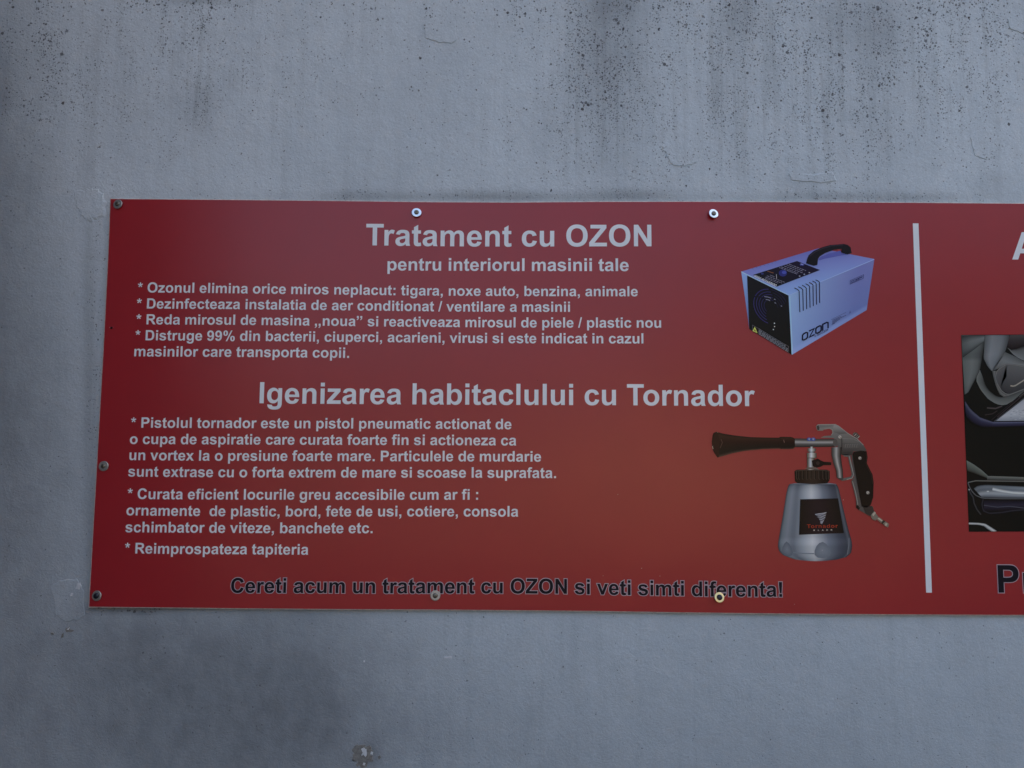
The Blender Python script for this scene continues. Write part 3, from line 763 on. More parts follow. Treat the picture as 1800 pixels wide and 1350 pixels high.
LINES = [
 ("text_line", "Tratament cu OZON", [(643.2, 431.2), (665, 431.5), (720, 432.2), (790, 433.0), (880, 433.4), (1000, 433.2), (1145.1, 433.0)]),
 ("text_line", "pentru interiorul masinii tale", [(681, 475.4), (730, 475.7), (900, 476.4), (1105.1, 476.6)]),
 ("text_line", "* Ozonul elimina orice miros neplacut: tigara, noxe auto, benzina, animale", [(241.7, 514.1), (338, 514.6), (515, 516.9), (600, 517.8), (697, 519), (800, 519.9), (960, 520.6), (1121.1, 520.9)]),
 ("text_line", "* Dezinfecteaza instalatia de aer conditionat / ventilare a masinii", [(239.9, 542.2), (340, 542.9), (433, 543.5), (493, 544.2), (618, 545.6), (760, 547.2), (820, 547.8), (930, 548.1), (1001.9, 548.2)]),
 ("text_line", "* Reda mirosul de masina ,,noua” si reactiveaza mirosul de piele / plastic nou", [(239.1, 570.1), (413, 570.9), (513, 571.9), (666, 573.8), (790, 574.9), (908, 575.7), (1040, 575.9), (1162.2, 576.1)]),
 ("text_line", "* Distruge 99% din bacterii, ciuperci, acarieni, virusi si este indicat in cazul", [(237.5, 598.1), (455, 599.4), (555, 600.5), (665, 601.3), (770, 602.4), (858, 603.1), (960, 603.5), (1131, 603.8)]),
 ("text_line", "masinilor care transporta copii.", [(235.9, 626.4), (460, 627.6), (515, 628.2), (613.6, 629.2)]),
 ("text_line", "Igenizarea habitaclului cu Tornador", [(456.1, 708.8), (535, 709.6), (735, 710.9), (912, 711.8), (1080, 712.2), (1205, 713.2), (1327.2, 714.0)]),
 ("text_line", "* Pistolul tornador este un pistol pneumatic actionat de", [(229.8, 751.8), (395, 752.4), (622, 753.2), (743, 753.7), (899, 754.6)]),
 ("text_line", "o cupa de aspiratie care curata foarte fin si actioneza ca", [(228.1, 780.4), (400, 781.2), (560, 781.8), (748, 782.3), (907.4, 783.1)]),
 ("text_line", "un vortex la o presiune foarte mare. Particulele de murdarie", [(227.3, 808.7), (350, 809.8), (495, 810.2), (675, 810.7), (850, 811.1), (951.1, 811.5)]),
 ("text_line", "sunt extrase cu o forta extrem de mare si scoase la suprafata.", [(225, 837.6), (325, 838.5), (447, 839.1), (585, 839.4), (833, 839.7), (977.4, 840.4)]),
 ("text_line", "* Curata eficient locurile greu accesibile cum ar fi :", [(223.7, 876.8), (278, 877.5), (428, 878.2), (665, 878.5), (840.4, 878.4)]),
 ("text_line", "ornamente  de plastic, bord, fete de usi, cotiere, consola", [(222, 905.8), (285, 906.6), (423, 907.6), (535, 907.8), (758, 907.7), (910.9, 908.1)]),
 ("text_line", "schimbator de viteze, banchete etc.", [(220.1, 935.6), (350, 936.4), (420, 936.8), (525, 937.3), (654.9, 937.2)]),
 ("text_line", "* Reimprospateza tapiteria", [(219, 972.6), (315, 973.8), (430, 974.3), (541.8, 975.1)]),
]
for nm, s, an in LINES:
    pr = Print()
    cap = text_line(pr, s, an, 0)
    o = pr.build(nm, M_WHITE, sign)
    if cap > 0.03: o["label"] = "large white heading line"

pr = Print(); ol = Print()
text_line(pr, "Cereti acum un tratament cu OZON si veti simti diferenta!", [(405.9, 1041.9), (455, 1042.1), (600, 1042.5), (690, 1042.9), (880, 1043.0), (930, 1043.2), (990, 1043.6), (1035, 1044.6), (1105, 1046.0), (1200, 1047.2), (1235, 1048.2), (1330, 1048.8), (1375, 1049.1)], 0, outline=ol, out_w=0.0024)
sl = pr.build("slogan_text", M_BLACK, sign)
ol.build("letter_outline", M_OUT, sl)

# the second half of the sign begins at the right edge of the picture
pr = Print()
a0 = P(1779.1, 456.2)
kA = (P(1779.1, 408.0)[1] - a0[1]) / 1466.0
for g in GLYPH['A'][1]: pr.poly([[(a0[0] + p[0] * kA, a0[1] + p[1] * kA) for p in lp] for lp in g], 0)
pr.build("text_line", M_WHITE, sign)
pr = Print(); ol = Print()
a0 = P(1755.2, 1041.6); k = (P(1755, 993.2)[1] - a0[1]) / 1466.0; xx = -149 * k
for ch in "Pr":
    for g in GLYPH[ch][1]:
        lps = [[(a0[0] + xx + p[0] * k, a0[1] + p[1] * k) for p in lp] for lp in g]
        pr.poly(lps, 1)
        for lp in lps: ol.ribbon(lp, 0.0026, 0, closed=True)
    xx += GLYPH[ch][0] * k
sl = pr.build("slogan_text", M_BLACK, sign)
ol.build("letter_outline", M_OUT, sl)

pr = Print()
pr.poly([[P(1627.8, 1041.7), P(1638, 1041.7), P(1614.4, 392.8), P(1604.4, 392.6)]], 0)
pr.build("divider_bar", M_WHITE, sign)

# ------------------------------------------------------------------ printed picture: ozone machine
def lerp3(a, b, t): return tuple(a[i] + (b[i] - a[i]) * t for i in range(3))
def cropper(ox, oy, s): return lambda x, y: P(ox + x / s, oy + y / s)
Mc = cropper(1280, 410, 5.868)
mm = 0.001
def quad_grid(pr, q, layer, fn, n=14, m=10, f=Mc):
    """q: tl, tr, br, bl in crop pixels"""
    rows = []
    for j in range(m + 1):
        v = j / m
        rows.append([f((q[0][0] * (1 - u) + q[1][0] * u) * (1 - v) + (q[3][0] * (1 - u) + q[2][0] * u) * v,
                       (q[0][1] * (1 - u) + q[1][1] * u) * (1 - v) + (q[3][1] * (1 - u) + q[2][1] * u) * v) for u in [i / n for i in range(n + 1)]])
    pr.grid(rows, layer, fn)
def qmap(q, u, v, f=Mc):
    return f((q[0][0] * (1 - u) + q[1][0] * u) * (1 - v) + (q[3][0] * (1 - u) + q[2][0] * u) * v,
             (q[0][1] * (1 - u) + q[1][1] * u) * (1 - v) + (q[3][1] * (1 - u) + q[2][1] * u) * v)
def quad_text(pr, s, q, layer, colr, f=Mc, track=0.0, cap=1466.0):
    lay, lo, hi = layout(s, track)
    for ch, x0 in lay:
        for g in GLYPH[ch][1]:
            pr.poly([[qmap(q, (x0 + p[0] - lo) / (hi - lo), 1 - p[1] / cap, f) for p in lp] for lp in g], layer, colr)

LB = ink(118, 142, 196); MB_ = ink(96, 108, 168); DB = ink(78, 84, 140); PB = ink(104, 112, 178)
BLK = ink(24, 18, 24)
pr = Print()
quad_grid(pr, [(134, 396), (936, 154), (1507, 266), (624, 642)], 0,
          lambda u, v: lerp3(lerp3(ink(98, 104, 170), ink(112, 140, 196), v), lerp3(ink(84, 88, 152), ink(100, 108, 170), v), u * 0.9), 16, 12)
quad_grid(pr, [(622, 642), (1507, 268), (1428, 792), (655, 1255)], 0,
          lambda u, v: lerp3(lerp3(ink(118, 146, 190), ink(112, 134, 184), v), lerp3(ink(94, 100, 156), ink(84, 98, 152), v), min(1, u * 1.2) ** 0.8) if v < 0.93 else lerp3(ink(118, 138, 190), ink(96, 112, 166), u), 22, 16)
quad_grid(pr, [(134, 396), (200, 430), (215, 990), (206, 900)], 0, lambda u, v: lerp3(ink(112, 140, 196), ink(78, 96, 150), v), 3, 8)
# pale folded edges of the casing
for pts, w, cl in (([(134, 398), (622, 640)], 11, ink(132, 158, 205)), ([(628, 640), (960, 498), (1505, 270)], 7, ink(124, 146, 205)), ([(634, 650), (660, 1250)], 14, ink(128, 160, 208))):
    pr.ribbon([Mc(*p) for p in pts], w / 5.868 * mm, 1, cl)
machine = pr.build("machine_picture", M_INK, sign, True)
machine["label"] = "printed picture of a pale blue box shaped machine with black front"

pr = Print()
quad_grid(pr, [(194, 436), (620, 642), (652, 1252), (216, 988)], 2, lambda u, v: lerp3(ink(26, 20, 30), ink(22, 17, 22), v), 6, 6)
cx, cy = 440, 760
for k, r in enumerate((178, 150, 124, 98, 72)):
    for a0_, a1_ in ((100, 200), (205, 262), (270, 330)):
        pts = []
        for t in range(13):
            a = R(a0_ + (a1_ - a0_) * t / 12 + k * 7)
            pts.append(Mc(cx + r * math.cos(a), cy + r * math.sin(a) * 1.0 + 0.45 * r * math.cos(a) * 0.5))
        sh = (1.0, 1.0, 0.7)[(a0_ > 150) + (a0_ > 250)] * (1 - 0.13 * k)
        pr.ribbon(pts, 7 / 5.868 * mm, 3, lerp3(BLK, ink(46, 44, 96), sh if a0_ < 260 else sh * 0.45))
for (x0, y0, x1, y1) in ((370, 655, 440, 672), (385, 685, 430, 698), (470, 682, 485, 690), (475, 720, 490, 726), (540, 752, 552, 758)):
    pr.ribbon([Mc(x0, y0), Mc((x0 + x1) / 2, (y0 + y1) / 2 - 5), Mc(x1, y1)], 6 / 5.868 * mm, 4, ink(112, 116, 140))
for p in ((475, 930), (476, 963), (464, 994)):
    pr.disc(Mc(*p), 6 / 5.868 * mm, 4, ink(170, 176, 190), 10)
q = [(312, 985), (612, 1165), (612, 1225), (312, 1040)]
for k in range(5):
    v = k / 4.2
    x = 0.0
    while x < 0.94:
        w = random.uniform(0.05, 0.15)
        pr.ribbon([qmap(q, x, v), qmap(q, min(x + w, 1), v)], 5 / 5.868 * mm, 4, ink(118, 122, 138)); x += w + 0.02
pr.ribbon([Mc(*p) for p in ((248, 1005), (250, 948), (620, 1168), (616, 1235))], 3 / 5.868 * mm, 4, ink(92, 92, 104))
front = pr.build("front_grille", M_INK, machine, True)
pr = Print()
pr.poly([[Mc(250, 1010), Mc(300, 1030), Mc(272, 965)]], 4, ink(176, 178, 96))
pr.poly([[Mc(262, 1008), Mc(286, 1017), Mc(272, 985)]], 5, ink(90, 88, 50))
pr.build("warning_triangle", M_INK, machine, True)

pr = Print()
cq = [(255, 430), (708, 287), (946, 380), (500, 552)]
quad_grid(pr, cq, 2, lambda u, v: lerp3(ink(24, 20, 34), ink(30, 26, 44), u), 6, 5)
quad_text(pr, "GENERATOR OZON", [(503, 533), (278, 432), (262, 447), (488, 553)], 3, ink(196, 200, 214))
pr.disc(Mc(562, 412), 42 / 5.868 * mm, 3, ink(40, 44, 104), 24, 36 / 5.868 * mm)
pr.disc(Mc(575, 405), 24 / 5.868 * mm, 4, ink(62, 70, 150), 18, 18 / 5.868 * mm)
pr.disc(Mc(760, 325), 26 / 5.868 * mm, 3, ink(44, 50, 112), 18, 14 / 5.868 * mm)
pr.ribbon([Mc(745, 318), Mc(772, 326)], 9 / 5.868 * mm, 4, ink(120, 130, 190))
pr.ribbon([Mc(494, 425), Mc(498, 470)], 5 / 5.868 * mm, 4, ink(150, 150, 160))
pr.ribbon([Mc(402, 392), Mc(466, 412)], 6 / 5.868 * mm, 3, ink(112, 76, 56))
pr.disc(Mc(350, 418), 16 / 5.868 * mm, 3, ink(44, 50, 100), 12, 10 / 5.868 * mm)
for p in ((735, 443), (783, 425), (835, 408)):
    pr.disc(Mc(*p), 9 / 5.868 * mm, 3, ink(120, 124, 150), 10, 7 / 5.868 * mm)
for (x0, y0, x1, y1) in ((525, 355, 715, 425), (545, 348, 720, 412), (575, 338, 765, 410), (600, 328, 770, 392), (625, 320, 815, 392), (400, 440, 590, 510), (385, 452, 555, 516), (375, 462, 520, 518), (430, 432, 480, 452)):
    t = 0.0
    while t < 0.95:
        w = random.uniform(0.06, 0.16); e = min(1, t + w)
        pr.ribbon([Mc(x0 + (x1 - x0) * t, y0 + (y1 - y0) * t), Mc(x0 + (x1 - x0) * e, y0 + (y1 - y0) * e)], 5 / 5.868 * mm, 3, ink(112, 112, 140)); t = e + 0.03
pr.build("control_panel", M_INK, machine, True)

pr = Print()
pr.poly([[Mc(*p) for p in ((800, 312), (812, 265), (828, 228), (880, 184), (960, 148), (1050, 122), (1120, 118), (1190, 111), (1235, 124), (1262, 148), (1266, 180), (1273, 203), (1228, 220), (1165, 200), (1168, 160), (1090, 172), (1000, 204), (945, 238), (925, 265), (918, 328), (880, 336))]], 3, ink(27, 23, 31))
pr.ribbon([Mc(*p) for p in ((835, 238), (890, 196), (970, 158), (1060, 132), (1185, 122))], 9 / 5.868 * mm, 4, ink(44, 40, 52))
pr.poly([[Mc(*p) for p in ((925, 268), (960, 240), (1040, 208), (1160, 180), (1163, 200), (1225, 220), (1160, 232), (1000, 262), (940, 280))]], 1, ink(72, 78, 146))
pr.build("carry_handle", M_INK, machine, True)

for t, b, e in (((682, 565), (730, 595), (738, 815)), ((722, 552), (768, 583), (773, 800)), ((760, 537), (804, 567), (808, 784)), ((797, 522), (838, 550), (843, 768)),
                ((833, 508), (873, 535), (877, 752)), ((868, 494), (906, 520), (910, 737)), ((900, 482), (940, 506), (942, 720))):
    pr = Print()
    pr.ribbon([Mc(*t), Mc((t[0] + b[0]) / 2 + 6, (t[1] + b[1]) / 2 - 1), Mc(*b), Mc(*e)], 9 / 5.868 * mm, 2, ink(28, 26, 52))
    pr.build("vent_slot", M_INK, machine, True)
for k in range(7):
    pr = Print()
    x = 252 + k * 39.5; y = 366 - k * 12
    pr.ribbon([Mc(x - 10, y - 4), Mc(x + 8, y + 4)], 5 / 5.868 * mm, 2, ink(70, 84, 130))
    pr.build("vent_slot", M_INK, machine, True)

pr = Print()
oq = [(757, 1040), (1037, 903), (1037, 977), (757, 1120)]
def ol_(pts, closed=False, w=15): pr.ribbon([qmap(oq, *p) for p in pts], w / 5.868 * mm, 2, ink(24, 26, 48), closed)
def rrect(x0, x1, y0=0.09, y1=0.91, c=0.05): return [(x0 + c, y0), (x1 - c, y0), (x1, y0 + c * 2.4), (x1, y1 - c * 2.4), (x1 - c, y1), (x0 + c, y1), (x0, y1 - c * 2.4), (x0, y0 + c * 2.4)]
ol_(rrect(0.03, 0.215), True)
ol_([(0.27, 0.09), (0.455, 0.09), (0.285, 0.91), (0.475, 0.91)])
ol_(rrect(0.52, 0.715), True)
ol_([(0.775, 0.98), (0.775, 0.09), (0.92, 0.09), (0.97, 0.22), (0.97, 0.98)])
quad_text(pr, "BIO-CLEAN", [(918, 1040), (1028, 982), (1028, 1004), (918, 1062)], 2, ink(34, 38, 66))
quad_text(pr, "of", [(889, 1056), (908, 1046), (908, 1066), (889, 1076)], 2, ink(34, 38, 66))
pr.build("machine_logo", M_INK, machine, True)
pr = Print()
for k, (x0, y0, x1, y1) in enumerate(((1060, 893, 1215, 815), (1072, 900, 1165, 856), (1072, 912, 1215, 846), (1072, 922, 1150, 888), (1072, 932, 1118, 912), (1068, 942, 1100, 928))):
    pr.ribbon([Mc(x0, y0), Mc(x1, y1)], (5 if k else 3) / 5.868 * mm, 2, ink(52, 58, 96))
pr.ribbon([Mc(1248, 826), Mc(1255, 800), Mc(1262, 818)], 4 / 5.868 * mm, 2, ink(66, 74, 116), True)
pr.build("small_print", M_INK, machine, True)
pr = Print()
q = [(1257, 488), (1396, 428), (1392, 466), (1257, 526)]
pr.ribbon([Mc(*p) for p in q], 4 / 5.868 * mm, 2, ink(40, 44, 84), True)
for v, u0, u1, w in ((0.35, 0.06, 0.34, 8), (0.42, 0.40, 0.92, 12), (0.75, 0.06, 0.72, 6)):
    t = u0
    while t < u1:
        d = random.uniform(0.04, 0.09)
        pr.ribbon([qmap(q, t, v), qmap(q, min(t + d, u1), v)], w / 5.868 * mm, 2, ink(40, 44, 84)); t += d + 0.02
pr.build("sticker", M_INK, machine, True)

# ------------------------------------------------------------------ printed picture: foam gun
Gc = cropper(1240, 730, 5.0)
g5 = mm / 5.0
def gp(pr, pts, layer, colr): pr.poly([[Gc(*p) for p in pts]], layer, colr)
def strip(pr, top, bot, layer, fn, n=24, m=8):
    """a band between two polylines in crop pixels"""
    def samp(pl, u):
        L = [0.0]
        for a, b in zip(pl, pl[1:]): L.append(L[-1] + math.hypot(b[0] - a[0], b[1] - a[1]))
        s = u * L[-1]
        return (float(np.interp(s, L, [p[0] for p in pl])), float(np.interp(s, L, [p[1] for p in pl])))
    rows = []
    for j in range(m + 1):
        v = j / m
        rows.append([Gc(samp(top, i / n)[0] * (1 - v) + samp(bot, i / n)[0] * v, samp(top, i / n)[1] * (1 - v) + samp(bot, i / n)[1] * v) for i in range(n + 1)])
    pr.grid(rows, layer, fn)
def stops(t, st):
    ts = [s[0] for s in st]
    return tuple(float(np.interp(t, ts, [s[1][i] for s in st])) for i in range(3))

# bottle (the body of the picture)
BL = [(736, 606), (722, 632), (708, 700), (680, 880), (655, 1020), (640, 1110), (636, 1150), (646, 1196), (690, 1236), (790, 1268)]
BR = [(1150, 604), (1168, 632), (1184, 700), (1226, 880), (1258, 1010), (1284, 1100), (1290, 1150), (1280, 1214), (1232, 1250), (1130, 1274)]
ST = [(0, ink(40, 46, 56)), (0.035, ink(82, 92, 104)), (0.10, ink(98, 106, 120)), (0.20, ink(78, 86, 100)), (0.36, ink(122, 130, 144)), (0.47, ink(146, 152, 164)), (0.56, ink(124, 130, 144)), (0.68, ink(86, 94, 110)), (0.84, ink(58, 64, 78)), (0.93, ink(50, 56, 68)), (0.97, ink(72, 78, 90)), (1, ink(36, 40, 48))]
pr = Print()
rows = []
ys = list(np.linspace(606, 1268, 34))
for y in ys:
    l = float(np.interp(y, [p[1] for p in BL], [p[0] for p in BL])); r = float(np.interp(y, [p[1] for p in BR], [p[0] for p in BR]))
    sag = 14 * smooth(1000, 1268, np.array(y)) if y > 1000 else 0.0
    rows.append([Gc(l + (r - l) * u, y + float(sag) * math.sin(math.pi * u)) for u in np.linspace(0, 1, 29)])
def bottle_ink(u, v):
    c = stops(u, ST)
    k = 0.70 + 0.42 * min(1, v / 0.10) - 0.18 * max(0, (v - 0.16) / 0.84) + (0.22 if 0.7 < v < 0.82 else 0.0) * math.sin((v - 0.7) / 0.12 * math.pi)
    if v > 0.93: k *= 1 - (v - 0.93) * 3.5
    return tuple(x * k for x in c)
pr.grid(rows, 0, bottle_ink)
pr.poly([[Gc(*p) for p in ((736, 606), (790, 597), (1090, 595), (1150, 604), (1146, 609), (740, 609))]], 0, ink(96, 104, 120))
# finger hollows near the foot
def hollow(pts, cin, cout, layer):
    cx = sum(p[0] for p in pts) / len(pts); cy = sum(p[1] for p in pts) / len(pts)
    rows = []
    for j in range(6):
        t = 1 - j / 5 * 0.92
        rows.append([Gc(cx + (p[0] - cx) * t, cy + (p[1] - cy) * t) for p in pts + pts[:1]])
    pr.grid(rows[::-1], layer, lambda u, v: lerp3(cin, cout, v))
hollow([(712, 1108), (735, 1128), (755, 1165), (766, 1205), (758, 1232), (722, 1240), (690, 1222), (672, 1195), (676, 1160), (692, 1128)], ink(92, 100, 114), ink(74, 82, 96), 1)
hollow([(1030, 1112), (1060, 1130), (1090, 1165), (1104, 1205), (1092, 1236), (1040, 1256), (985, 1250), (958, 1225), (958, 1190), (975, 1150), (1000, 1122)], ink(98, 106, 120), ink(84, 92, 106), 1)
pr.ribbon([Gc(*p) for p in ((770, 1206), (860, 1214), (955, 1216))], 9 * g5, 1, ink(92, 100, 114))
pr.ribbon([Gc(*p) for p in ((1262, 1080), (1258, 1150), (1246, 1222))], 6 * g5, 1, ink(88, 96, 110))
gun = pr.build("foam_gun_picture", M_INK, sign, True)
gun["label"] = "printed picture of an air gun standing on a grey bottle"

pr = Print()
quad_grid(pr, [(832, 738), (1164, 730), (1216, 1034), (822, 1049)], 2, lambda u, v: stops(u, [(0, ink(24, 20, 25)), (0.45, ink(35, 31, 37)), (1, ink(25, 20, 24))]), 10, 6, Gc)
for k in range(8):                                   # the whirlwind emblem
    t = k / 7; w = 44 * (1 - t) ** 1.1 + 5; x = 1012 + 10 * math.sin(t * 3.0); y = 868 + t * 78
    pr.ribbon([Gc(x - w, y + 4), Gc(x - w * 0.3, y - 2), Gc(x + w * 0.5, y - 7), Gc(x + w, y - 14 * (1 - t))], (9 - 4 * t) * g5, 3, ink(128 - 20 * (k % 2), 132 - 20 * (k % 2), 146 - 20 * (k % 2)))
gp(pr, [(985, 880), (1052, 862), (1050, 900), (1035, 930), (1022, 955), (1012, 950), (1008, 925), (996, 905)], 4, ink(116, 118, 132))
for pts in (((968, 886), (1010, 886), (1056, 866)), ((985, 902), (1020, 904), (1052, 884)), ((1000, 925), (1022, 924), (1044, 906))):
    pr.ribbon([Gc(*p) for p in pts], 5 * g5, 5, ink(40, 36, 44))
quad_text(pr, "Tornador", [(890, 958), (1160, 955), (1162, 987), (892, 991)], 3, ink(118, 48, 38), Gc, track=150)
quad_text(pr, "BLACK", [(948, 1004), (1114, 1001), (1114, 1013), (948, 1016)], 3, ink(150, 148, 152), Gc, track=2200)
pr.build("bottle_label", M_INK, gun, True)

pr = Print()
strip(pr, [(782, 490), (800, 478), (940, 475), (1070, 478), (1092, 492)], [(786, 575), (800, 596), (940, 604), (1070, 598), (1090, 570)], 1,
      lambda u, v: stops(u, [(0, ink(24, 20, 20)), (0.2, ink(34, 29, 29)), (0.5, ink(44, 39, 38)), (0.8, ink(30, 26, 26)), (1, ink(22, 19, 20))]), 20, 4)
for x in (800, 820, 850, 885, 918, 955, 995, 1030, 1058, 1078):
    pr.ribbon([Gc(x, 486), Gc(x + (x - 938) * 0.01, 555), Gc(x + 8, 566)], 5 * g5, 2, ink(58, 52, 50))
    pr.ribbon([Gc(x + 9, 486), Gc(x + 9 + (x - 938) * 0.01, 560)], 6 * g5, 2, ink(18, 15, 17))
pr.ribbon([Gc(*p) for p in ((785, 490), (850, 483), (940, 481), (1030, 483), (1088, 491))], 5 * g5, 3, ink(62, 56, 54))
pr.build("bottle_cap", M_INK, gun, True)

pr = Print()
def chrome(x0, x1, y0, y1, layer=2, a=1.0):
    strip(pr, [(x0, y0), (x1, y0)], [(x0, y1), (x1, y1)], layer, lambda u, v: tuple(a * c for c in stops(u, [(0, ink(62, 58, 56)), (0.2, ink(108, 104, 102)), (0.45, ink(190, 190, 192)), (0.6, ink(150, 148, 148)), (0.85, ink(92, 88, 86)), (1, ink(52, 48, 48))])), 12, 2)
chrome(916, 948, 276, 292); chrome(896, 970, 290, 318); chrome(908, 958, 316, 332, 2, 0.7); chrome(890, 976, 330, 374, 3); chrome(892, 958, 372, 482, 2, 0.8)
pr.ribbon([Gc(893, 375), Gc(972, 375)], 5 * g5, 4, ink(60, 56, 54))
gp(pr, [(870, 470), (900, 456), (970, 458), (1000, 478)], 3, ink(84, 78, 76))
pr.build("valve_fitting", M_INK, gun, True)
pr = Print()
gp(pr, [(932, 398), (985, 380), (1012, 396), (1040, 408), (1103, 412), (1104, 438), (1036, 438), (1010, 452), (975, 460), (940, 446)], 4, ink(28, 23, 24))
pr.disc(Gc(985, 420), 16 * g5, 5, ink(44, 39, 40), 16)
pr.build("valve_lever", M_INK, gun, True)

pr = Print()
strip(pr, [(100, 145), (150, 160), (260, 178), (400, 192), (520, 195), (655, 197), (660, 188), (760, 190), (786, 206)],
      [(108, 371), (150, 360), (240, 333), (350, 312), (500, 298), (655, 292), (665, 298), (768, 296), (786, 282)], 1,
      lambda u, v: stops(v, [(0, ink(30, 22, 21)), (0.14, ink(46, 36, 34)), (0.3, ink(36, 27, 26)), (0.7, ink(27, 20, 20)), (0.93, ink(22, 17, 18)), (1, ink(62, 52, 50))]), 32, 8)
gp(pr, [(70, 155), (98, 143), (112, 150), (120, 250), (118, 365), (106, 373), (76, 330), (58, 290), (55, 230), (62, 180)], 2, ink(36, 28, 27))
for pts, w, cl in (([(60, 270), (66, 296)], 5, ink(150, 140, 136)), ([(135, 210), (148, 240), (128, 288)], 4, ink(72, 60, 58)), ([(686, 215), (692, 240)], 4, ink(110, 90, 88)), ([(98, 146), (112, 152)], 4, ink(96, 84, 80)), ([(660, 190), (664, 296)], 4, ink(28, 20, 21))):
    pr.ribbon([Gc(*p) for p in pts], w * g5, 3, cl)
pr.build("nozzle_horn", M_INK, gun, True)

GREY = ink(78, 78, 80); LG = ink(112, 112, 114); DG = ink(54, 52, 54)
pr = Print()
strip(pr, [(786, 202), (1000, 208), (1146, 208)], [(786, 280), (1000, 279), (1140, 277)], 1,
      lambda u, v: stops(v, [(0, ink(48, 46, 48)), (0.22, ink(70, 70, 72)), (0.42, ink(132, 132, 136)), (0.52, ink(112, 112, 116)), (0.62, ink(72, 72, 76)), (0.95, ink(40, 38, 40)), (1, ink(26, 23, 25))]), 16, 10)
pr.disc(Gc(1140, 243), 20 * g5, 2, ink(70, 68, 70), 16, 34 * g5)
for x in (910, 946):
    pr.disc(Gc(x, 211), 19 * g5, 2, ink(48, 66, 130), 18, 16 * g5)
    pr.ribbon([Gc(x - 8, 205), Gc(x + 7, 206), Gc(x - 5, 215), Gc(x + 8, 217)], 4 * g5, 3, ink(140, 146, 160))
pr.build("barrel", M_INK, gun, True)

pr = Print()
gp(pr, [(970, 96), (985, 80), (1140, 78), (1172, 94), (1250, 158), (1330, 205), (1388, 262), (1418, 312), (1300, 318), (1285, 350), (1200, 350), (1160, 290), (1155, 215), (1120, 200), (1010, 197), (1042, 182), (1110, 178), (1120, 150), (1108, 120), (1085, 112), (1045, 120), (1030, 135), (985, 135), (975, 122)], 2, lambda p: lerp3(ink(106, 105, 107), ink(52, 50, 52), max(0.0, min(1.0, (Gc(1100, 80)[1] - p[1]) / (Gc(1100, 80)[1] - Gc(1100, 345)[1])))))
gp(pr, [(1130, 84), (1165, 96), (1245, 160), (1180, 165), (1130, 150), (1120, 110)], 3, lambda p: lerp3(ink(122, 122, 124), ink(70, 69, 71), max(0.0, min(1.0, (Gc(1100, 84)[1] - p[1]) / (Gc(1100, 84)[1] - Gc(1100, 165)[1])))))
gp(pr, [(1210, 215), (1340, 220), (1400, 290), (1300, 305), (1280, 335), (1205, 330)], 3, lambda p: lerp3(ink(86, 85, 87), ink(48, 46, 48), max(0.0, min(1.0, (Gc(1300, 215)[1] - p[1]) / (Gc(1300, 215)[1] - Gc(1300, 335)[1])))))
gp(pr, [(1000, 88), (1115, 88), (1118, 98), (1050, 106), (1000, 110)], 3, ink(92, 92, 94))
pr.ribbon([Gc(*p) for p in ((976, 94), (990, 82), (1138, 80), (1170, 96), (1250, 160), (1330, 207), (1386, 262))], 5 * g5, 4, ink(124, 124, 126))
pr.ribbon([Gc(*p) for p in ((1196, 205), (1198, 345))], 6 * g5, 4, ink(48, 46, 48))
pr.ribbon([Gc(*p) for p in ((1040, 122), (1086, 114), (1112, 126), (1118, 155), (1104, 176))], 7 * g5, 4, ink(112, 110, 112))
pr.ribbon([Gc(*p) for p in ((1200, 205), (1300, 208), (1345, 232))], 5 * g5, 4, ink(100, 99, 101))
gp(pr, [(976, 92), (992, 88), (1000, 110), (996, 132), (980, 126)], 4, ink(52, 50, 52))
# guard and grip frame
pr.ribbon([Gc(*p) for p in ((1212, 350), (1262, 356), (1270, 400), (1288, 480), (1296, 520), (1282, 548), (1240, 558), (1195, 566))], 22 * g5, 2, ink(78, 76, 78))
pr.ribbon([Gc(*p) for p in ((1262, 360), (1278, 430), (1300, 520), (1288, 550), (1240, 564))], 5 * g5, 3, ink(126, 124, 126))
gp(pr, [(1280, 345), (1310, 345), (1325, 560), (1355, 720), (1380, 800), (1470, 800), (1485, 860), (1440, 885), (1400, 862), (1365, 842), (1325, 812), (1322, 740), (1300, 650), (1280, 580), (1305, 540)], 2, ink(70, 68, 70))
pr.ribbon([Gc(*p) for p in ((1290, 580), (1318, 680), (1338, 790), (1352, 815))], 7 * g5, 3, ink(110, 108, 110))
gp(pr, [(1322, 792), (1340, 788), (1356, 815), (1345, 832), (1322, 812)], 3, ink(34, 31, 33))
gp(pr, [(1195, 240), (1345, 250), (1345, 285), (1215, 290)], 4, ink(72, 71, 73))
for k in range(6):
    x = 1226 + 20 * k
    pr.ribbon([Gc(x, 282), Gc(x + 2, 256), Gc(x + 12, 258)], 5 * g5, 5, ink(90, 88, 90))
gun_body = pr.build("gun_body", M_INK, gun, True)

pr = Print()
strip(pr, [(1105, 282), (1106, 350), (1122, 420), (1146, 485), (1152, 550)], [(1195, 280), (1190, 360), (1196, 420), (1206, 480), (1210, 556)], 3,
      lambda u, v: stops(v, [(0, ink(46, 44, 46)), (0.25, ink(80, 80, 82)), (0.5, ink(136, 136, 140)), (0.62, ink(98, 98, 102)), (0.82, ink(58, 56, 58)), (1, ink(34, 32, 34))]), 18, 8)
gp(pr, [(1150, 548), (1212, 552), (1206, 566), (1190, 572)], 4, ink(58, 56, 58))
pr.build("trigger", M_INK, gun, True)

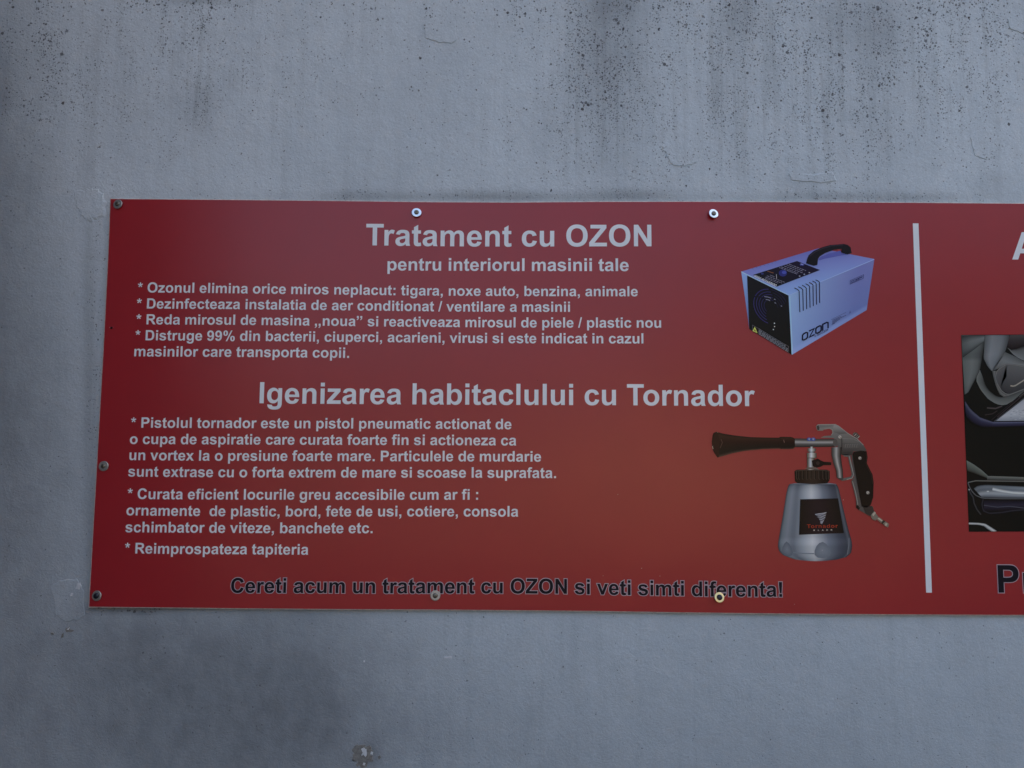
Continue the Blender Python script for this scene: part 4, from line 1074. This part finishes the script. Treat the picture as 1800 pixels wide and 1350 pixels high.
pr = Print()
gp(pr, [(1300, 322), (1360, 311), (1415, 316), (1423, 370), (1416, 420), (1440, 470), (1466, 520), (1476, 590), (1472, 720), (1450, 790), (1412, 812), (1370, 800), (1350, 700), (1322, 545), (1298, 410), (1290, 346)], 4, ink(27, 20, 21))
pr.ribbon([Gc(*p) for p in ((1408, 330), (1414, 372), (1408, 424), (1432, 476), (1458, 528), (1466, 600))], 5 * g5, 5, ink(46, 38, 38))
pr.build("grip", M_INK, gun, True)

for (x, y, r) in ((1180, 192, 18), (1355, 377, 15), (1425, 680, 15)):
    pr = Print()
    pr.disc(Gc(x, y), r * g5, 5, ink(96, 92, 92), 18)
    pr.disc(Gc(x - 2, y - 2), r * 0.72 * g5, 6, ink(150, 146, 146), 16)
    pr.ribbon([Gc(x - 7, y - 6), Gc(x + 7, y + 6)], 4 * g5, 7, ink(60, 56, 56))
    pr.build("printed_screw", M_INK, gun, True)

pr = Print()
gp(pr, [(1290, 168), (1308, 148), (1330, 152), (1356, 182), (1344, 204), (1318, 196)], 2, ink(58, 54, 54))
for k in range(4):
    x = 1300 + k * 14; y = 152 + k * 10
    pr.ribbon([Gc(x - 6, y + 18), Gc(x + 10, y)], 5 * g5, 3, ink(150 if k % 2 else 100, 146 if k % 2 else 96, 144 if k % 2 else 94))
gp(pr, [(1318, 192), (1342, 200), (1332, 212), (1314, 206)], 3, ink(84, 80, 80))
pr.build("adjusting_knob", M_INK, gun, True)

pr = Print()
gp(pr, [(1380, 800), (1462, 796), (1484, 848), (1460, 890), (1405, 862)], 4, ink(48, 45, 46))
gp(pr, [(1448, 880), (1480, 842), (1520, 896), (1490, 924), (1462, 912)], 5, ink(96, 92, 88))
gp(pr, [(1462, 868), (1484, 846), (1494, 858), (1470, 888)], 6, ink(138, 134, 128))
gp(pr, [(1502, 914), (1524, 894), (1560, 922), (1542, 948)], 5, ink(92, 86, 82))
gp(pr, [(1508, 908), (1520, 898), (1552, 924), (1546, 932)], 6, ink(146, 140, 134))
gp(pr, [(1540, 946), (1562, 920), (1580, 930), (1562, 962)], 5, ink(44, 40, 40))
gp(pr, [(1556, 950), (1578, 930), (1612, 955), (1600, 986), (1576, 972)], 6, ink(96, 90, 86))
gp(pr, [(1580, 944), (1596, 952), (1584, 974), (1570, 966)], 7, ink(140, 134, 126))
pr.build("hose_connector", M_INK, gun, True)

# ------------------------------------------------------------------ printed photograph of a car interior at the right edge
Cc = cropper(1670, 580, 3.648)
c6 = mm / 3.648
def cp(pr, pts, layer, colr): pr.poly([[Cc(*p) for p in pts]], layer, colr)
RX = 1500                                             # the photo runs on past the frame
def bandc(pr, top, bot, layer, st, n=20, m=10, along=None):
    """graded band between two polylines (crop pixels); st: stops across; along: stops of brightness along"""
    def samp(pl, u):
        L = [0.0]
        for a, b in zip(pl, pl[1:]): L.append(L[-1] + math.hypot(b[0] - a[0], b[1] - a[1]))
        q = u * L[-1]
        return (float(np.interp(q, L, [p[0] for p in pl])), float(np.interp(q, L, [p[1] for p in pl])))
    rows = []
    for j in range(m + 1):
        v = j / m
        r = []
        for i in range(n + 1):
            p = samp(top, i / n); q = samp(bot, i / n)
            r.append(Cc(p[0] * (1 - v) + q[0] * v, p[1] * (1 - v) + q[1] * v))
        rows.append(r)
    def fn(u, v):
        k = 1.0 if along is None else float(np.interp(u, [a[0] for a in along], [a[1] for a in along]))
        return tuple(max(0.0035, c * k) for c in stops(v, st))
    pr.grid(rows, layer, fn)
def soft(pr, pts, w, layer, cin, cout):
    """a line that fades into its surroundings"""
    n = len(pts); top = []; bot = []
    for i in range(n):
        a = Vector(pts[max(0, i - 1)]); b = Vector(pts[min(n - 1, i + 1)])
        d = (b - a).normalized(); nn = Vector((d.y, -d.x)) * w * 0.5
        top.append(tuple(Vector(pts[i]) + nn)); bot.append(tuple(Vector(pts[i]) - nn))
    bandc(pr, top, bot, layer, [(0, cout), (0.5, cin), (1, cout)], max(8, 3 * n), 6)
DK = ink(24, 20, 25); DK2 = ink(30, 26, 32)
pr = Print()
cp(pr, [(70, 32), (RX, 22), (RX, 1290), (120, 1294)], 0, DK)
car = pr.build("car_interior_photo", M_INK, sign, True)
car["label"] = "printed photograph of grey car seats and a dark door sill"
pr = Print()
bandc(pr, [(72, 34), (78, 185), (86, 300), (92, 415)], [(222, 34), (217, 100), (190, 262), (118, 398)], 1, [(0, ink(72, 78, 82)), (0.5, ink(84, 90, 95)), (0.85, ink(72, 77, 82)), (1, ink(44, 47, 50))], 16, 10, [(0, 0.72), (0.2, 0.9), (0.36, 0.62), (0.42, 1.05), (0.8, 0.95), (1, 0.7)])
bandc(pr, [(74, 38), (150, 34), (220, 34)], [(80, 178), (150, 128), (217, 76)], 2, [(0, ink(46, 49, 54)), (0.35, ink(84, 90, 96)), (0.7, ink(76, 82, 88)), (1, ink(44, 47, 51))], 12, 8, [(0, 0.6), (0.4, 1.0), (1, 1.1)])
pr.build("seat_side", M_INK, car, True)
pr = Print()
# seat edge and the light lining that curves round below the door pocket
bandc(pr, [(222, 34), (218, 120), (214, 182), (240, 235), (266, 264)], [(380, 34), (372, 80), (352, 140), (318, 200), (272, 262)], 1, [(0, ink(68, 73, 80)), (0.3, ink(98, 104, 114)), (0.7, ink(90, 96, 106)), (1, ink(58, 62, 68))], 16, 10, [(0, 0.85), (0.5, 1.05), (1, 0.75)])
bandc(pr, [(190, 256), (163, 318), (195, 385), (245, 445), (300, 478), (352, 484), (474, 412), (900, 180)], [(212, 310), (222, 345), (245, 385), (285, 418), (318, 432), (352, 430), (474, 372), (900, 130)], 1,
      [(0, ink(88, 93, 97)), (0.25, ink(78, 83, 87)), (0.7, ink(64, 68, 72)), (1, ink(40, 41, 44))], 36, 8, [(0, 0.9), (0.3, 1.0), (0.6, 0.8), (1, 0.7)])
bandc(pr, [(352, 142), (420, 172), (474, 204), (900, 300)], [(268, 262), (300, 252), (360, 222), (474, 244)], 1, [(0, ink(66, 70, 76)), (0.4, ink(92, 97, 104)), (1, ink(66, 69, 74))], 20, 8)
bandc(pr, [(268, 262), (276, 305), (296, 372), (324, 426), (352, 432), (474, 384), (900, 300)], [(300, 262), (288, 305), (318, 378), (352, 412), (380, 416), (474, 380), (900, 290)], 2, [(0, ink(60, 63, 67)), (0.5, ink(88, 91, 95)), (1, ink(54, 56, 60))], 24, 6)
# speaker pocket
bandc(pr, [(360, 222), (420, 228), (474, 238), (900, 280)], [(318, 378), (380, 414), (474, 380), (900, 280)], 3, [(0, ink(76, 78, 84)), (0.35, ink(66, 68, 74)), (1, ink(46, 47, 52))], 20, 10)
bandc(pr, [(360, 222), (300, 264), (286, 305)], [(360, 300), (340, 330), (318, 378)], 3, [(0, ink(72, 74, 80)), (1, ink(54, 55, 60))], 10, 8)
soft(pr, [(474, 238), (420, 226), (360, 221), (322, 243), (299, 264), (286, 304), (300, 345), (326, 390), (356, 412), (384, 414), (474, 379)], 9, 4, ink(94, 97, 102), ink(60, 62, 67))
soft(pr, [(384, 358), (408, 362), (440, 342), (474, 320), (600, 240)], 12, 5, ink(136, 135, 132), ink(58, 59, 63))
# arm rest shadow at the top
bandc(pr, [(382, 34), (430, 32), (474, 31), (900, 28)], [(362, 108), (390, 124), (440, 116), (474, 98), (900, 60)], 2, [(0, ink(58, 58, 62)), (0.4, ink(46, 44, 49)), (1, ink(30, 28, 32))], 16, 8)
bandc(pr, [(362, 110), (392, 128), (440, 118), (474, 100), (900, 70)], [(380, 130), (410, 165), (440, 182), (474, 200), (900, 260)], 2, [(0, ink(36, 35, 39)), (0.25, ink(70, 73, 79)), (1, ink(92, 97, 104))], 16, 8)
pr.build("door_lining", M_INK, car, True)
pr = Print()
bandc(pr, [(474, 432), (600, 350), (900, 160)], [(284, 584), (474, 582), (900, 575)], 3, [(0, ink(84, 88, 100)), (0.25, ink(122, 128, 142)), (0.8, ink(136, 142, 156)), (1, ink(108, 114, 128))], 20, 10)
for k in range(26):
    x = random.uniform(380, 474); y = random.uniform(505, 575)
    if y > 584 - (x - 284) * 0.75: pr.ribbon([Cc(x, y), Cc(x + random.uniform(6, 16), y + random.uniform(-2, 2))], 3 * c6, 4, ink(*random.choice(((104, 110, 124), (150, 156, 168)))))
for a, b, w, cl in (((300, 560), (474, 410), 9, ink(52, 48, 55)), ((262, 578), (474, 396), 7, ink(44, 40, 46)), ((282, 586), (474, 436), 8, ink(70, 72, 82))):
    soft(pr, [a, ((a[0] + b[0]) / 2, (a[1] + b[1]) / 2), b], w, 4, cl, DK)
soft(pr, [(235, 500), (290, 504), (332, 488)], 14, 2, ink(66, 62, 68), DK)
soft(pr, [(222, 545), (270, 538), (302, 518)], 10, 2, ink(48, 44, 50), DK)
bandc(pr, [(92, 455), (130, 512), (190, 562), (270, 590), (474, 588), (900, 580)], [(98, 556), (140, 602), (200, 626), (300, 624), (474, 618), (900, 612)], 5, [(0, ink(58, 60, 82)), (0.12, ink(72, 75, 98)), (0.35, ink(46, 48, 70)), (0.75, ink(34, 34, 50)), (1, DK)], 30, 10, [(0, 0.7), (0.35, 1.1), (1, 0.85)])
pr.build("door_sill", M_INK, car, True)
pr = Print()
bandc(pr, [(104, 836), (150, 862), (200, 898), (240, 934)], [(110, 905), (150, 918), (200, 938), (234, 950)], 2, [(0, ink(88, 94, 94)), (0.3, ink(74, 80, 80)), (0.8, ink(56, 60, 60)), (1, ink(34, 34, 36))], 12, 8)
bandc(pr, [(236, 936), (474, 944), (900, 956)], [(236, 964), (474, 970), (900, 984)], 2, [(0, ink(92, 96, 98)), (0.35, ink(76, 80, 82)), (0.75, ink(56, 59, 61)), (1, ink(28, 26, 29))], 20, 8)
soft(pr, [(112, 978), (128, 970), (160, 967), (474, 971), (900, 983)], 9, 3, ink(96, 99, 101), DK2)
bandc(pr, [(150, 1016), (175, 998), (230, 992), (474, 1004), (900, 1000)], [(205, 1076), (250, 1078), (330, 1080), (474, 1080), (900, 1086)], 2,
      [(0, ink(52, 56, 64)), (0.12, ink(96, 104, 116)), (0.38, ink(78, 85, 97)), (0.62, ink(134, 142, 154)), (0.82, ink(96, 103, 115)), (1, ink(38, 40, 47))], 30, 12, [(0, 0.75), (0.25, 0.95), (0.5, 1.25), (0.75, 1.0), (1, 1.1)])
soft(pr, [(270, 1020), (330, 1034), (400, 1044), (474, 1048), (600, 1050)], 22, 3, ink(162, 169, 178), ink(98, 105, 117))
soft(pr, [(112, 980), (124, 1012), (142, 1040), (165, 1062), (205, 1078), (330, 1082), (474, 1082)], 9, 4, ink(80, 85, 92), DK2)
soft(pr, [(210, 1084), (202, 1120), (212, 1160), (250, 1176), (330, 1170), (400, 1158), (474, 1152)], 12, 3, ink(42, 44, 54), ink(27, 25, 32))
bandc(pr, [(214, 1092), (330, 1092), (474, 1094), (900, 1096)], [(216, 1160), (330, 1160), (474, 1146), (900, 1150)], 2, [(0, ink(26, 25, 33)), (0.5, ink(38, 38, 52)), (1, ink(27, 25, 32))], 16, 8)
soft(pr, [(215, 1124), (300, 1136), (380, 1130), (474, 1142)], 9, 3, ink(62, 66, 80), ink(34, 34, 46))
soft(pr, [(116, 1016), (132, 1052), (146, 1072), (152, 1110), (170, 1150), (196, 1184)], 12, 3, ink(54, 56, 64), DK)
pr.disc(Cc(240, 1035), 8 * c6, 4, ink(150, 156, 164), 10, 4 * c6)
pr.disc(Cc(120, 1024), 5 * c6, 4, ink(120, 124, 130), 8)
bandc(pr, [(118, 1234), (180, 1236), (225, 1242), (258, 1262), (300, 1290)], [(118, 1248), (180, 1250), (214, 1258), (236, 1276), (262, 1292)], 3, [(0, ink(86, 90, 98)), (0.4, ink(158, 162, 170)), (1, ink(64, 67, 75))], 16, 6)
pr.build("chrome_sill_trim", M_INK, car, True)

# ------------------------------------------------------------------ fixings: washers with a screw each
def washer_mesh(ro=0.0088, ri=0.0030, th=0.0014, n=40):
    prof = [(ri, 0), (ri, th - .0003), (ri + .0004, th), (ro - .0009, th), (ro - .0003, th - .0002), (ro, th - .0007), (ro, 0)]
    verts = []; faces = []
    for k in range(n):
        a = 2 * math.pi * k / n
        for r, h in prof: verts.append((r * math.cos(a), -h, r * math.sin(a)))
    m = len(prof)
    for k in range(n):
        j = (k + 1) % n
        for i in range(m):
            i2 = (i + 1) % m
            faces.append((k * m + i, k * m + i2, j * m + i2, j * m + i))
    me = bpy.data.meshes.new("washer"); me.from_pydata(verts, [], faces)
    bm = bmesh.new(); bm.from_mesh(me); bmesh.ops.recalc_face_normals(bm, faces=bm.faces); bm.to_mesh(me); bm.free()
    for p in me.polygons: p.use_smooth = False
    return me

def head_mesh(rad=0.0042, h=0.0024, base=0.0014, recess=True, n=32):
    bm = bmesh.new()
    rings = []
    prof = [(rad * 0.98, base - .0012), (rad, base + h * .25), (rad * .92, base + h * .62), (rad * .72, base + h * .86), (rad * .40, base + h * .97)]
    for r, y in prof:
        rings.append([bm.verts.new((r * math.cos(2 * math.pi * k / n), -y, r * math.sin(2 * math.pi * k / n))) for k in range(n)])
    tip = bm.verts.new((0, -(base + h), 0))
    for a, b in zip(rings, rings[1:]):
        for k in range(n): bm.faces.new((a[k], a[(k + 1) % n], b[(k + 1) % n], b[k]))
    for k in range(n): bm.faces.new((rings[-1][k], rings[-1][(k + 1) % n], tip))
    for f in bm.faces: f.smooth = True
    if recess:                                          # cross recess, a dark sunk cross drawn as four lobes
        w = rad * .13; L = rad * .58; y = -(base + h * 1.015)
        for q in range(2):
            pts = [(-L, -w), (L, -w), (L, w), (-L, w)]
            yy = y - 0.00004 * q
            vs = [bm.verts.new((p[0], yy + abs(p[0]) / L * h * .14, p[1]) if q == 0 else (p[1], yy + abs(p[0]) / L * h * .14, p[0])) for p in pts]
            mid = [bm.verts.new((0, yy, -w) if q == 0 else (-w, yy, 0)), bm.verts.new((0, yy, w) if q == 0 else (w, yy, 0))]
            for fv in ((vs[0], mid[0], mid[1], vs[3]), (mid[0], vs[1], vs[2], mid[1])):
                f = bm.faces.new(fv); f.material_index = 1
    bmesh.ops.recalc_face_normals(bm, faces=bm.faces)
    me = bpy.data.meshes.new("screw_head"); bm.to_mesh(me); bm.free()
    return me

FIX = [   # photo x, y, washer material, head material, recess, tilt up (deg), tilt sideways (deg), roll, stand-off, label
    (208, 359.5, M_DULLZINC, M_HEAD, True, 6, -10, 20, 0.0006, "dull grey washer"),
    (732.4, 374.5, M_ZINC, M_HEAD, True, 14, 6, 10, 0.0010, "bright shiny washer"),
    (1252.8, 377.3, M_ZINC, M_HEAD, True, 12, 12, 50, 0.0040, "bright shiny washer"),
    (182.9, 819.3, M_DULLZINC, M_HEAD, True, 2, -4, 70, 0.0006, "dull grey washer"),
    (171, 1047, M_DULLZINC, M_DARKHEAD, False, 4, -8, 0, 0.0006, "dull grey washer with black screw"),
    (765.4, 1046.6, M_DULLZINC, M_HEAD, True, 4, 0, 30, 0.0006, "dull grey washer"),
    (1263.2, 1049.5, M_BRASS, M_DARKHEAD, False, 18, 8, 0, 0.0022, "shiny yellow washer with black screw"),
]
for (px, py, wm, hm, rec, up, side, roll, off, lab) in FIX:
    x, z = P(px, py)
    w = link("washer", washer_mesh(), wm, sign)
    w.matrix_local = Matrix.Translation((x, -off - 0.0088 * math.sin(R(max(abs(up), abs(side)))) * 0.55, z)) @ Matrix.Rotation(R(-up), 4, 'X') @ Matrix.Rotation(R(side), 4, 'Z')
    w["label"] = lab
    h = link("screw_head", head_mesh(0.0043 if rec else 0.0049, 0.0024 if rec else 0.0034, 0.0014, rec), [hm, M_RECESS], w)
    h.matrix_local = Matrix.Rotation(R(roll), 4, 'Y')

# the empty hole at the left edge where a screw is missing
hx, hz = P(196, 576.5)
pr = Print()
pr.disc((hx, hz), 0.0024, 0, (0.006, 0.005, 0.005), 16, 0.0021)
pr.poly([[(hx - .0037, hz + .0013), (hx - .0024, hz + .0022), (hx - .0021, hz + .0002), (hx - .0032, hz - .0003)]], 1, (0.45, 0.25, 0.27))
pr.poly([[(hx + .0016, hz + .0024), (hx + .0042, hz + .0024), (hx + .0046, hz + .0006), (hx + .0028, hz + .0001)]], 0, (0.30, 0.07, 0.09))
pr.build("screw_hole", M_INK, sign, True)

for (px, py, r, c) in ((1086, 869, .0007, 1), (1127.7, 998.7, .0008, 1), (1160, 1012.5, .0006, 1), (1060, 1012, .0006, 1), (1396, 1062, .0007, 1), (1482, 878.5, .0008, 1),
                       (797, 478, .0006, 0), (798.5, 484, .0007, 0), (944.5, 668.5, .0008, 0), (1100, 772, .0005, 0)):
    x, z = P(px, py)
    pr = Print()
    pr.poly([[(x + r * random.uniform(.5, 1.2) * math.cos(k * 1.05), z + (1 if c else 1.6) * r * random.uniform(.5, 1.2) * math.sin(k * 1.05)) for k in range(6)]], 2, (0.5, 0.42, 0.4) if c else (0.09, 0.008, 0.01))
    pr.build("paint_fleck", M_INK, sign, True)
